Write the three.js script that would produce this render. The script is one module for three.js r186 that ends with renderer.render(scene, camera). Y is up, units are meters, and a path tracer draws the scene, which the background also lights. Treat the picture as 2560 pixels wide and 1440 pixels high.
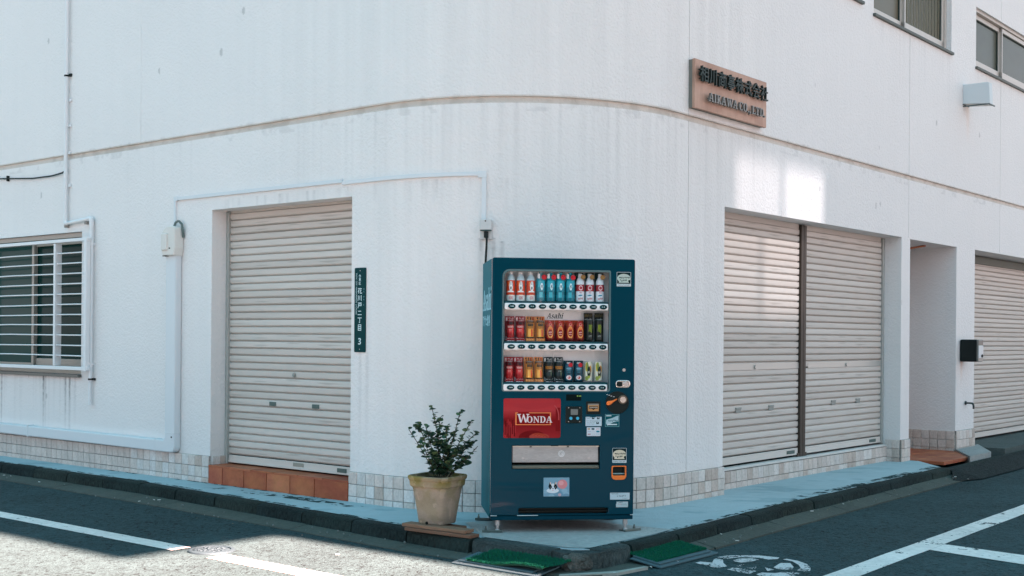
import * as THREE from 'three';
import { mergeGeometries } from 'three/addons/utils/BufferGeometryUtils.js';
import { RoundedBoxGeometry } from 'three/addons/geometries/RoundedBoxGeometry.js';
import { TextGeometry } from 'three/addons/geometries/TextGeometry.js';
import { FontLoader } from 'three/addons/loaders/FontLoader.js';

// ---------------------------------------------------------------- camera, sky, sun, exposure
const scene = new THREE.Scene();
const camera = new THREE.PerspectiveCamera(26.21, 16 / 9, 0.1, 600);
camera.position.set(0, 1.463, 0);
camera.rotation.z = 0.008;
camera.setViewOffset(2560, 1440, 0, -123.8, 2560, 1440);      // level camera with a shifted lens
const renderer = new THREE.WebGLRenderer({ antialias: true });
renderer.setSize(1024, 576);
renderer.toneMapping = THREE.LinearToneMapping;
renderer.toneMappingExposure = 20;
renderer.shadowMap.enabled = true;

// street frame: A runs along the right-hand street, B along the left-hand street (both away from the camera)
const DL = [-0.7716, -0.6361], DR = [0.6361, -0.7716];
const W3 = (A, B, y) => new THREE.Vector3(A * DR[0] + B * DL[0], y, A * DR[1] + B * DL[1]);
const TH_L = Math.atan2(-0.6361, 0.7716), TH_R = Math.atan2(0.7716, 0.6361);

const SKY_ZENITH = [0.010, 0.0435, 0.061], SKY_HORIZON = [0.110, 0.0885, 0.0895], SKY_GLOW = [0.022, 0.011, 0.006];   // the sky whitens and warms towards the sun
{
  const w = 64, h = 128, data = new Float32Array(w * h * 4);
  for (let j = 0; j < h; j++) {
    const el = (j + 0.5) / h * Math.PI - Math.PI / 2, t = (() => { const q = Math.min(1, Math.max(0, Math.sin(el)) / 0.72); return q * (2 - q); })();
    for (let i = 0; i < w; i++) {
      const a = ((i + 0.5) / w - 0.5) * 2 * Math.PI, glow = Math.pow(Math.max(0, Math.cos(el) * Math.cos(a) * 0.5795 + Math.sin(el) * 0.66 + Math.cos(el) * Math.sin(a) * 0.4777), 3);
      for (let c = 0; c < 4; c++) data[(j * w + i) * 4 + c] = c === 3 ? 1 : SKY_HORIZON[c] + (SKY_ZENITH[c] - SKY_HORIZON[c]) * t + SKY_GLOW[c] * glow;
    }
  }
  const sky = new THREE.DataTexture(data, w, h, THREE.RGBAFormat, THREE.FloatType);
  sky.mapping = THREE.EquirectangularReflectionMapping; sky.magFilter = THREE.LinearFilter; sky.minFilter = THREE.LinearFilter; sky.needsUpdate = true;
  scene.background = sky; scene.environment = sky;
}
const sun = new THREE.DirectionalLight(new THREE.Color().setRGB(1, 0.56, 0.475), 5);
sun.position.copy(W3(0, -0.751 * 40, 0.66 * 40));
sun.castShadow = true; sun.shadow.radius = 0.55;
Object.assign(sun.shadow.camera, { left: -20, right: 20, top: 20, bottom: -20, near: 1, far: 120 });
scene.add(sun); scene.add(sun.target);

// ---------------------------------------------------------------- helpers
let seedv = 12345;
const rnd = () => { seedv = (seedv * 1664525 + 1013904223) >>> 0; return seedv / 4294967296; };
const rr = (a, b) => a + (b - a) * rnd();
const names = {};
const numbered = (n) => { const k = names[n] = (names[n] ?? -1) + 1; return k ? n + '_' + String(k).padStart(3, '0') : n; };
function mesh(name, geo, mat, parent) {
  if (Array.isArray(geo)) geo = merged(geo);
  const m = new THREE.Mesh(geo, mat); m.name = parent ? name : numbered(name);
  m.castShadow = m.receiveShadow = true; (parent ?? scene).add(m); return m;
}
function merged(list) {
  const l = list.map((g) => { const q = g.index ? g.toNonIndexed() : g.clone(); for (const k of Object.keys(q.attributes)) if (!['position', 'normal', 'uv'].includes(k)) q.deleteAttribute(k);
    if (!q.attributes.uv) q.setAttribute('uv', new THREE.BufferAttribute(new Float32Array(q.attributes.position.count * 2), 2)); return q; });
  return mergeGeometries(l);
}
function tag(o, label, category, group) { o.userData.label = label; o.userData.category = category; if (group) o.userData.group = group; return o; }
function structure(o) { o.userData.kind = 'structure'; return o; }
function thing(name, label, category, pos, turn = 0, group) {
  const o = new THREE.Group(); o.name = numbered(name); scene.add(o); if (pos) o.position.copy(pos); o.rotation.y = turn; return tag(o, label, category, group);
}
const onL = (B, y, d = 0) => W3(6.95 - d, B, y), onR = (A, y, d = 0) => W3(A, 5.40 - d, y);
const box = (x0, x1, y0, y1, z0, z1) => new THREE.BoxGeometry(x1 - x0, y1 - y0, z1 - z0).translate((x0 + x1) / 2, (y0 + y1) / 2, (z0 + z1) / 2);
const rbox = (x0, x1, y0, y1, z0, z1, r = 0.004, seg = 2) => new RoundedBoxGeometry(x1 - x0, y1 - y0, z1 - z0, seg, r).translate((x0 + x1) / 2, (y0 + y1) / 2, (z0 + z1) / 2);
const cyl = (r0, r1, h, x, y, z, n = 20) => new THREE.CylinderGeometry(r1, r0, h, n).translate(x, y + h / 2, z);
const tube = (pts, r, n = 8, closed = false, seg) => new THREE.TubeGeometry(new THREE.CatmullRomCurve3(pts, closed, 'catmullrom', 0.02), seg ?? Math.max(8, pts.length * 6), r, n, closed);
const rod = (a, b, r, n = 8) => { const d = new THREE.Vector3().subVectors(b, a), g = new THREE.CylinderGeometry(r, r, d.length(), n); g.applyQuaternion(new THREE.Quaternion().setFromUnitVectors(new THREE.Vector3(0, 1, 0), d.clone().normalize())); return g.translate((a.x + b.x) / 2, (a.y + b.y) / 2, (a.z + b.z) / 2); };
const V = (x, y, z) => new THREE.Vector3(x, y, z);
const PI = Math.PI, clamp = (x, a = 0, b = 1) => Math.min(b, Math.max(a, x));
const smooth = (a, b, x) => { const t = clamp((x - a) / (b - a)); return t * t * (3 - 2 * t); };
function rrect(x0, y0, x1, y1, r, path = new THREE.Shape()) {
  const [a, b, c, d] = Array.isArray(r) ? r : [r, r, r, r];        // bottom-left, bottom-right, top-right, top-left
  path.moveTo(x0 + a, y0); path.lineTo(x1 - b, y0); path.quadraticCurveTo(x1, y0, x1, y0 + b); path.lineTo(x1, y1 - c); path.quadraticCurveTo(x1, y1, x1 - c, y1);
  path.lineTo(x0 + d, y1); path.quadraticCurveTo(x0, y1, x0, y1 - d); path.lineTo(x0, y0 + a); path.quadraticCurveTo(x0, y0, x0 + a, y0); return path;
}
const plate = (shape, depth, bevel = 0.002, z = 0, seg = 8) => new THREE.ExtrudeGeometry(shape, { depth: Math.max(1e-4, depth - 2 * bevel), bevelEnabled: bevel > 0, bevelSize: bevel, bevelThickness: bevel, bevelSegments: 2, bevelOffset: -bevel, curveSegments: seg }).translate(0, 0, z + bevel);

// tileable value noise
const hash = (x, y, s) => { let h = (Math.imul(x, 374761393) ^ Math.imul(y, 668265263) ^ Math.imul(s, 2147483629)) | 0; h = Math.imul(h ^ (h >>> 13), 1274126177); return ((h ^ (h >>> 16)) >>> 0) / 4294967296; };
function vnoise(x, y, px, py, s) {
  const xi = Math.floor(x), yi = Math.floor(y), fx = x - xi, fy = y - yi, u = fx * fx * (3 - 2 * fx), v = fy * fy * (3 - 2 * fy);
  const x0 = ((xi % px) + px) % px, x1 = (x0 + 1) % px, y0 = ((yi % py) + py) % py, y1 = (y0 + 1) % py;
  const a = hash(x0, y0, s), b = hash(x1, y0, s), c = hash(x0, y1, s), d = hash(x1, y1, s);
  return a + (b - a) * u + (c - a) * v + (a - b - c + d) * u * v;
}
function fbm(u, v, px, py, oct, s) { let t = 0, a = 0.5, n = 0; for (let i = 0; i < oct; i++) { t += a * vnoise(u * px, v * py, px, py, s + i * 17); n += a; a *= 0.5; px *= 2; py *= 2; } return t / n; }
function tex(w, h, fn, { srgb = false, rep = [1, 1], off = [0, 0] } = {}) {
  const d = new Uint8Array(w * h * 4);
  for (let y = 0; y < h; y++) for (let x = 0; x < w; x++) { const c = fn((x + 0.5) / w, (y + 0.5) / h, x, y), o = (y * w + x) * 4; for (let k = 0; k < 3; k++) d[o + k] = clamp(Array.isArray(c) ? c[k] : c) * 255; d[o + 3] = 255; }
  const t = new THREE.DataTexture(d, w, h); t.wrapS = t.wrapT = THREE.RepeatWrapping; t.magFilter = THREE.LinearFilter; t.minFilter = THREE.LinearMipmapLinearFilter; t.generateMipmaps = true;
  if (srgb) t.colorSpace = THREE.SRGBColorSpace; t.repeat.set(...rep); t.offset.set(...off); t.needsUpdate = true; return t;
}
function canvasTex(w, h, draw) {
  const c = document.createElement('canvas'); c.width = w; c.height = h; draw(c.getContext('2d'), w, h);
  const t = new THREE.CanvasTexture(c); t.colorSpace = THREE.SRGBColorSpace; return t;
}
const mat = (r, g, b, rough = 0.6, o = {}) => { const m = new THREE.MeshPhysicalMaterial({ roughness: rough, specularIntensity: 0.35, ...o }); m.color.setRGB(r, g, b); return m; };

// ---------------------------------------------------------------- materials
const stucco = tex(1024, 1024, (u, v) => { const a = fbm(u, v, 84, 84, 2, 3), b = fbm(u, v, 170, 170, 2, 9), c = fbm(u, v, 6, 6, 2, 5); return smooth(0.28, 0.72, a * 0.72 + b * 0.28) * 0.9 + c * 0.1; }, { rep: [1 / 1.3, 1 / 1.3] });
// dirt on the wall: s from -12 to 16 m, y from 0 to 8 m
const drips = [];
{ const add = (s0, s1, n, yTop, len, dark, w = [0.004, 0.02]) => { for (let i = 0; i < n; i++) drips.push([rr(s0, s1), yTop, len * rr(0.3, 1), dark * rr(0.3, 1), rr(...w)]); };
  add(-1, 4.2, 150, 3.27, 1.5, 0.035, [0.004, 0.012]); add(-0.6, 3.2, 100, 8, 3.8, 0.034, [0.004, 0.03]); add(-11, -2, 60, 3.27, 0.8, 0.03); add(3.2, 13, 60, 3.27, 0.5, 0.03);
  add(-6.3, -4.35, 26, 1.02, 0.7, 0.10); add(-2, 1.1, 60, 2.68, 0.35, 0.07); add(6.5, 9, 30, 4.9, 1.0, 0.05); add(9.7, 12.3, 30, 4.9, 0.9, 0.05);
  drips.push([-5.92, 1.03, 0.75, 0.5, 0.010], [-5.05, 1.03, 0.68, 0.55, 0.012], [-5.01, 1.03, 0.66, 0.3, 0.012], [-4.62, 1.03, 0.6, 0.5, 0.012], [-4.54, 1.03, 0.72, 0.5, 0.010], [-4.44, 1.03, 0.55, 0.16, 0.03], [-6.35, 1.03, 0.75, 0.3, 0.014]);
  drips.push([-0.22, 1.33, 0.9, 0.14, 0.006], [-0.14, 1.33, 0.8, 0.12, 0.006], [0.90, 2.22, 0.45, 0.25, 0.008], [1.0, 2.22, 0.5, 0.25, 0.008], [1.065, 2.2, 0.5, 0.22, 0.005]); }
const grimeMap = new Float32Array(2048 * 1024);
for (const [s, yt, len, k, w] of drips) {
  const x0 = (s + 12) / 28 * 2048, hw = Math.max(0.55, w / 28 * 2048 / 2);
  for (let x = Math.floor(x0 - hw - 1); x <= x0 + hw + 1; x++) { const fx = clamp(1 - Math.max(0, Math.abs(x + 0.5 - x0) - hw)); if (fx <= 0 || x < 0 || x > 2047) continue;
    for (let y = Math.max(0, Math.floor((yt - len) / 8 * 1024)); y < Math.min(1024, yt / 8 * 1024); y++) { const t = (yt - (y + 0.5) / 1024 * 8) / len; grimeMap[y * 2048 + x] += k * fx * Math.max(0, 1 - t) * (0.6 + 0.8 * hash(x, y >> 2, 4)); } }
}
const spots = []; for (let i = 0; i < 40; i++) spots.push([i % 2 ? rr(-11, -0.5) : rr(4.6, 13), rr(0.5, 6.5), rr(0.008, 0.02)]);
const wallDirt = tex(2048, 1024, (u, v, px, py) => {
  const s = u * 28 - 12, y = v * 8, big = fbm(u, v, 28, 10, 4, 21) - 0.5, str = fbm(u, v, 420, 4, 3, 31) - 0.5;
  const near = smooth(-2.5, 0.3, s) * (1 - smooth(3.2, 5.2, s));
  let k = 0.955 + big * 0.045 + str * (0.02 + 0.07 * near);
  const rough = fbm(u, v, 300, 90, 3, 77);
  if (y > 3.262 && y < 3.326) k -= 0.17 + 0.10 * smooth(0.45, 0.75, rough); else if (y > 3.20 && y < 3.34) k -= 0.10 * smooth(0.56, 0.74, rough);                     // dirt in the groove
  if (y < 0.6) k -= (0.6 - y) * 0.06;
  let d = grimeMap[py * 2048 + px];
  for (const [a, b, r] of spots) { const dx = s - a, dy = (y - b) * 0.5; if (dx * dx + dy * dy < r * r) d += 0.26; }
  let rust = 0; { const q = Math.abs(s - 9.40); if (y < 4.36 && y > 3.9) rust = 0.20 * Math.max(0, 1 - q / 0.09) * (1 - (4.36 - y) / 0.46); const q2 = Math.abs(s - 9.24); if (y < 1.22 && y > 0.9) rust = Math.max(rust, 0.22 * Math.max(0, 1 - q2 / 0.06) * (1 - (1.22 - y) / 0.32)); }
  k = Math.max(0.12, k - d); const warm = near * 0.012 + (y > 3.262 && y < 3.326 ? 0.09 : 0);
  return [k, k - warm * 0.5 - rust * 0.55, k - warm * 1.1 - rust * 0.9 + 0.01];
}, { rep: [1 / 28, 1 / 8], off: [12 / 28, 0] });
wallDirt.wrapS = wallDirt.wrapT = THREE.ClampToEdgeWrapping;
const mWall = mat(0.81, 0.785, 0.765, 0.85, { map: wallDirt, bumpMap: stucco, bumpScale: 0.0024 });

const grain = tex(1024, 1024, (u, v, x, y) => { const st = hash(x >> 1, y >> 1, 5), st2 = hash(x, y, 8), b = fbm(u, v, 5, 5, 4, 2), mid = fbm(u, v, 90, 90, 2, 61); const pit = smooth(.66, .74, fbm(u, v, 200, 200, 2, 67)); let k = 0.56 + (b - 0.5) * 0.26 + (st - 0.5) * 0.22 + (mid - 0.5) * 0.30 - pit * 0.34; if (st2 > 0.986) k += 0.4; return k; }, { rep: [1 / 3.6, 1 / 3.6] });
const grainB = tex(1024, 1024, (u, v, x, y) => fbm(u, v, 128, 128, 2, 41) * 0.55 + hash(x >> 1, y >> 1, 5) * 0.45, { rep: [1 / 3.6, 1 / 3.6] });
const mAsphalt = mat(0.050, 0.100, 0.108, 0.93, { map: grain, bumpMap: grainB, bumpScale: 0.012, specularIntensity: 0.35 });
const concT = tex(1024, 1024, (u, v, x, y) => { const b = fbm(u, v, 4, 4, 5, 12), f = fbm(u, v, 60, 60, 3, 15), p = hash(x, y, 3); return 0.80 + (b - 0.5) * 0.34 + (f - 0.5) * 0.26 + (p - 0.5) * 0.10; }, { rep: [1 / 1.6, 1 / 1.6] });
const concB = tex(512, 512, (u, v, x, y) => fbm(u, v, 50, 50, 3, 19) * 0.7 + hash(x, y, 5) * 0.3, { rep: [1 / 0.8, 1 / 0.8] });
const paintT = tex(1024, 1024, (u, v, x, y) => { const b = fbm(u, v, 3, 3, 5, 52), f = fbm(u, v, 40, 40, 3, 55), stn = .6 * smooth(0.66, 0.73, fbm(u, v, 5, 14, 4, 58)); const k = 0.90 + (b - 0.5) * 0.16 + (f - 0.5) * 0.12 + (hash(x, y, 2) - 0.5) * 0.05; return [k - stn * 0.30, k - stn * 0.22, k - stn * 0.2]; }, { rep: [1 / 2.4, 1 / 2.4] });
const mSidewalk = mat(0.395, 0.505, 0.540, 0.8, { map: paintT, bumpMap: concB, bumpScale: 0.004 });
const mPad = mat(0.46, 0.47, 0.46, 0.9, { map: concT, bumpMap: concB, bumpScale: 0.010 });
const kerbT = tex(512, 512, (u, v, x, y) => { const b = fbm(u, v, 4, 4, 4, 92), f = fbm(u, v, 64, 64, 2, 95), p = hash(x, y, 3); return 0.55 + (b - 0.5) * 0.5 + (f - 0.5) * 0.5 + (p > 0.95 ? 0.35 : 0); }, { rep: [1 / 0.9, 1 / 0.9] });
const mKerbs = [[0.030, 0.052, 0.049], [0.040, 0.060, 0.053], [0.026, 0.046, 0.046]].map((c) => mat(...c, 0.9, { map: kerbT, bumpMap: concB, bumpScale: 0.012 }));
const mKerbOld = mat(0.22, 0.23, 0.21, 0.92, { map: kerbT, bumpMap: concB, bumpScale: 0.02 });
const mGutter = mat(0.10, 0.112, 0.098, 0.9, { map: concT, bumpMap: concB, bumpScale: 0.008 });
const wornT = tex(512, 512, (u, v, x, y) => (fbm(u, v, 70, 70, 3, 8) * 0.6 + fbm(u, v, 6, 6, 3, 18) * 0.4 > 0.60 ? 0 : 1), { rep: [1 / 0.8, 1 / 0.8] });
const chipT = tex(512, 512, (u, v, x, y) => (fbm(u, v, 40, 40, 3, 708) * 0.5 + fbm(u, v, 4, 4, 3, 718) * 0.5 > 0.645 ? 0 : 1), { rep: [1 / 0.9, 1 / 0.9] });
const mPaint = mat(0.84, 0.78, 0.74, 0.7, { alphaMap: chipT, alphaTest: .5, map: concT, bumpMap: grainB, bumpScale: 0.004 });
const mPaintWorn = mat(0.56, 0.53, 0.53, 0.8, { alphaMap: tex(512, 512, (u, v, x, y) => (fbm(u, v, 60, 60, 3, 8) * 0.55 + fbm(u, v, 5, 5, 3, 18) * 0.45 > 0.555 ? 0 : 1), { rep: [1 / 0.7, 1 / 0.7] }), alphaTest: 0.5 });
const tileT = tex(512, 512, (u, v, x, y) => { const b = fbm(u, v, 5, 3, 4, 71), f = fbm(u, v, 40, 26, 3, 75); const pit = smooth(0.76, 0.82, fbm(u, v, 26, 26, 3, 79)) * smooth(.5, .6, fbm(u, v, 4, 4, 2, 83)); const k = 0.86 + (b - 0.5) * 0.42 + (f - 0.5) * 0.28 - pit * 0.38; return [k, k - pit * 0.02, k - pit * 0.03]; });
const mTiles = [[0.69, 0.60, 0.55], [0.72, 0.64, 0.59], [0.66, 0.565, 0.505], [0.74, 0.68, 0.64], [0.60, 0.50, 0.44], [0.68, 0.62, 0.57], [0.76, 0.735, 0.715], [0.72, 0.69, 0.665]].map((c) => mat(...c, 0.75, { map: tileT, bumpMap: tileT, bumpScale: 0.004 }));
const groutT = tex(512, 512, (u, v) => { const b = smooth(.42, .62, fbm(u, v, 9, 5, 4, 911)); return [.16 + b * .84, .20 + b * .80, .19 + b * .78]; }, { rep: [1 / 2.2, 1 / 1.1] });
const mGrout = mat(0.30, 0.30, 0.275, 0.95, { map: groutT });
const terraT = tex(512, 512, (u, v) => { const b = fbm(u, v, 3, 3, 4, 171), f = fbm(u, v, 30, 30, 3, 175); const k = 0.82 + (b - 0.5) * 0.55 + (f - 0.5) * 0.22; return [k, k * (0.95 + (b - 0.5) * 0.5), k * 0.95]; });
const mTerra = [[0.47, 0.145, 0.070], [0.53, 0.175, 0.088], [0.43, 0.125, 0.060]].map((c) => mat(...c, 0.55, { map: terraT, bumpMap: terraT, bumpScale: 0.003 }));
const slatT = tex(1024, 512, (u, v, x, y) => { const l = fbm(u, v, 6, 90, 3, 211), l2 = fbm(u, v, 9, 256, 2, 215); const d = smooth(0.60, 0.80, l) * 0.14 + smooth(0.68, 0.84, l2) * 0.26; const k = 0.96 - d + (fbm(u, v, 4, 4, 3, 219) - 0.5) * 0.1; return [k, k - d * 0.03, k - d * 0.08]; }, { rep: [1 / 4, 1] });
const mSlats = [[0.61, 0.560, 0.515], [0.64, 0.590, 0.545], [0.585, 0.530, 0.485]].map((c) => mat(...c, 0.5, { map: slatT, metalness: 0 }));
const mRail = mat(0.42, 0.43, 0.41, 0.45, { metalness: 0.3 });
const mPost = mat(0.055, 0.043, 0.034, 0.45);
const mAlu = mat(0.50, 0.49, 0.46, 0.42, { metalness: 0.5 });
const mWhitePipe = mat(0.74, 0.75, 0.76, 0.5);
const mDuct = mat(0.66, 0.69, 0.71, 0.5);
const mCap = mat(0.68, 0.66, 0.62, 0.5);
const mBlack = mat(0.012, 0.018, 0.018, 0.5);
const mDarkGap = mat(0.004, 0.006, 0.006, 0.9);
const mSteel = mat(0.62, 0.63, 0.63, 0.28, { metalness: 1 });
const mSteelDull = mat(0.45, 0.46, 0.46, 0.5, { metalness: 0.8 });

// ---------------------------------------------------------------- the corner building
const ARC = 1.7, SA = ARC * PI / 2;
function pathAB(s, d = 0) {
  if (s < 0) return [6.95 - d, 7.10 - s, -1, 0];
  if (s > SA) return [8.65 + s - SA, 5.40 - d, 0, -1];
  const f = s / ARC, c = Math.cos(f), n = Math.sin(f); return [8.65 - (ARC + d) * c, 7.10 - (ARC + d) * n, -c, -n];
}
const pathP = (s, y, d = 0) => { const [A, B] = pathAB(s, d); return W3(A, B, y); };
const pathN = (s) => { const q = pathAB(s); return W3(q[2], q[3], 0); };
const sL = (B) => 7.10 - B, sR = (A) => A - 8.65 + SA;
class Quads {
  constructor() { this.p = []; this.n = []; this.u = []; }
  quad(a, b, c, d, na, nb, nc, nd, ua, ub, uc, ud) { const P = [a, b, c, a, c, d], N = [na, nb, nc, na, nc, nd], U = [ua, ub, uc, ua, uc, ud]; for (let i = 0; i < 6; i++) { this.p.push(P[i].x, P[i].y, P[i].z); this.n.push(N[i].x, N[i].y, N[i].z); this.u.push(...U[i]); } }
  flat(a, b, c, d, ua, ub, uc, ud) { const n = new THREE.Vector3().subVectors(b, a).cross(new THREE.Vector3().subVectors(d, a)).normalize(); this.quad(a, b, c, d, n, n, n, n, ua, ub, uc, ud); }
  geo() { const g = new THREE.BufferGeometry(); g.setAttribute('position', new THREE.Float32BufferAttribute(this.p, 3)); g.setAttribute('normal', new THREE.Float32BufferAttribute(this.n, 3)); g.setAttribute('uv', new THREE.Float32BufferAttribute(this.u, 2)); return g; }
}
// a box that follows the wall: s along it, y up, d outward
function strip(s0, s1, y0, y1, d0, d1) {
  const q = new Quads(), br = [s0, s1]; for (let i = 0; i <= 30; i++) { const s = SA * i / 30; if (s > s0 + 1e-4 && s < s1 - 1e-4) br.push(s); } br.sort((a, b) => a - b);
  for (let i = 0; i < br.length - 1; i++) { const a = br[i], b = br[i + 1], na = pathN(a), nb = pathN(b), up = V(0, 1, 0), dn = V(0, -1, 0);
    q.quad(pathP(a, y0, d1), pathP(b, y0, d1), pathP(b, y1, d1), pathP(a, y1, d1), na, nb, nb, na, [a, y0], [b, y0], [b, y1], [a, y1]);
    q.quad(pathP(a, y1, d1), pathP(b, y1, d1), pathP(b, y1, d0), pathP(a, y1, d0), up, up, up, up, [a, y1], [b, y1], [b, y1 + d1 - d0], [a, y1 + d1 - d0]);
    q.quad(pathP(a, y0, d0), pathP(b, y0, d0), pathP(b, y0, d1), pathP(a, y0, d1), dn, dn, dn, dn, [a, y0], [b, y0], [b, y0 + d1 - d0], [a, y0 + d1 - d0]); }
  q.flat(pathP(s0, y0, d0), pathP(s0, y0, d1), pathP(s0, y1, d1), pathP(s0, y1, d0), [s0, y0], [s0 + .02, y0], [s0 + .02, y1], [s0, y1]);
  q.flat(pathP(s1, y0, d1), pathP(s1, y0, d0), pathP(s1, y1, d0), pathP(s1, y1, d1), [s1, y0], [s1 + .02, y0], [s1 + .02, y1], [s1, y1]);
  return q.geo();
}
const holes = [   // s0, s1, y0, y1, depth, face?
  [sL(9.28), sL(7.43), -0.3, 2.603, 0.20, false], [sL(14.4), sL(11.43), 1.05, 2.512, 0.13, false],
  [sR(9.43), sR(13.33), -0.3, 2.612, 0.24, false], [sR(13.575), sR(15.03), -0.3, 2.606, 1.35, true], [sR(15.67), sR(20.2), -0.3, 2.612, 0.40, false],
  [sR(10.3), sR(12.22), 4.99, 6.3, 0.13, false], [sR(12.53), sR(14.80), 4.93, 6.3, 0.16, false], [sR(15.65), sR(18.3), 4.91, 5.66, 0.13, false]];
const joints = [[sR(8.83), 0.2, 8], [sR(13.525), 2.62, 8], [sR(16.6), 2.62, 8], [sL(10.41), 3.32, 8, .0025]];
const building = new THREE.Group(); building.name = numbered('corner_building'); scene.add(building);
tag(building, 'white stuccoed corner building with rounded corner, roller shutters and tiled base', 'building');
{
  const S = [-12, 15.5], Y = [-0.1, 8, 3.272, 3.318]; const add = (a, v) => { if (!a.some((x) => Math.abs(x - v) < 1e-5)) a.push(v); };
  for (let i = 0; i <= 30; i++) add(S, SA * i / 30);
  for (const h of holes) { add(S, h[0]); add(S, h[1]); if (h[2] > 0) add(Y, h[2]); add(Y, h[3]); }
  for (const j of joints) { add(S, j[0] - (j[3] ?? .004)); add(S, j[0] + (j[3] ?? .004)); add(Y, j[1]); }
  S.sort((a, b) => a - b); Y.sort((a, b) => a - b);
  const info = (s, y) => { for (const h of holes) if (s > h[0] && s < h[1] && y > h[2] && y < h[3]) return [-h[4], h[5]]; let d = 0; if (y > 3.272 && y < 3.318) d = -0.022; for (const j of joints) if (Math.abs(s - j[0]) < (j[3] ?? 0.004) && y > j[1] && y < j[2]) d = Math.min(d, j[3] ? -0.003 : -0.01); return [d, true]; };
  const q = new Quads(), g = [];
  for (let i = 0; i < S.length - 1; i++) { g.push([]); for (let k = 0; k < Y.length - 1; k++) g[i].push(info((S[i] + S[i + 1]) / 2, (Y[k] + Y[k + 1]) / 2)); }
  for (let i = 0; i < S.length - 1; i++) for (let k = 0; k < Y.length - 1; k++) {
    const [d, f] = g[i][k], a = S[i], b = S[i + 1], y0 = Y[k], y1 = Y[k + 1], na = pathN(a), nb = pathN(b);
    if (f) q.quad(pathP(a, y0, d), pathP(b, y0, d), pathP(b, y1, d), pathP(a, y1, d), na, nb, nb, na, [a, y0], [b, y0], [b, y1], [a, y1]);
    if (i + 1 < S.length - 1) { const e = g[i + 1][k][0]; if (Math.abs(e - d) > 1e-6) { if (e < d) q.flat(pathP(b, y0, d), pathP(b, y0, e), pathP(b, y1, e), pathP(b, y1, d), [b, y0], [b + d - e, y0], [b + d - e, y1], [b, y1]); else q.flat(pathP(b, y0, d), pathP(b, y0, e), pathP(b, y1, e), pathP(b, y1, d), [b + d - e, y0], [b, y0], [b, y1], [b + d - e, y1]); } }
    if (k + 1 < Y.length - 1) { const e = g[i][k + 1][0]; if (Math.abs(e - d) > 1e-6) q.flat(pathP(a, y1, d), pathP(b, y1, d), pathP(b, y1, e), pathP(a, y1, e), [a, y1], [b, y1], [b, y1 + 0.02], [a, y1 + 0.02]); }
  }
  mesh('wall', q.geo(), mWall, building);
  const rs = new THREE.Shape(); const pts = []; for (let s = -11.9; s <= 15.4; s += (s > -0.2 && s < SA ? 0.09 : 0.5)) { const p = pathP(s, 0, -0.02); pts.push([p.x, p.z]); }
  const e1 = W3(21.3, 19, 0); pts.push([e1.x, e1.z]); rs.moveTo(pts[0][0], -pts[0][1]); for (const p of pts.slice(1)) rs.lineTo(p[0], -p[1]);
  mesh('roof', new THREE.ExtrudeGeometry(rs, { depth: 0.2, bevelEnabled: false }).rotateX(-PI / 2).translate(0, 7.7, 0), mat(.4, .4, .4, .9), building);
  const rear = [W3(6.95, 19, 0), W3(21.4, 19, 0), W3(21.4, 5.4, 0)], rq = new Quads();
  for (let i = 0; i < 2; i++) rq.flat(V(rear[i].x, 0, rear[i].z), V(rear[i + 1].x, 0, rear[i + 1].z), V(rear[i + 1].x, 7.7, rear[i + 1].z), V(rear[i].x, 7.7, rear[i].z), [0, 0], [10, 0], [10, 7], [0, 7]);
  mesh('rear_wall', rq.geo(), mat(.6, .6, .6, .9), building);
}
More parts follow.
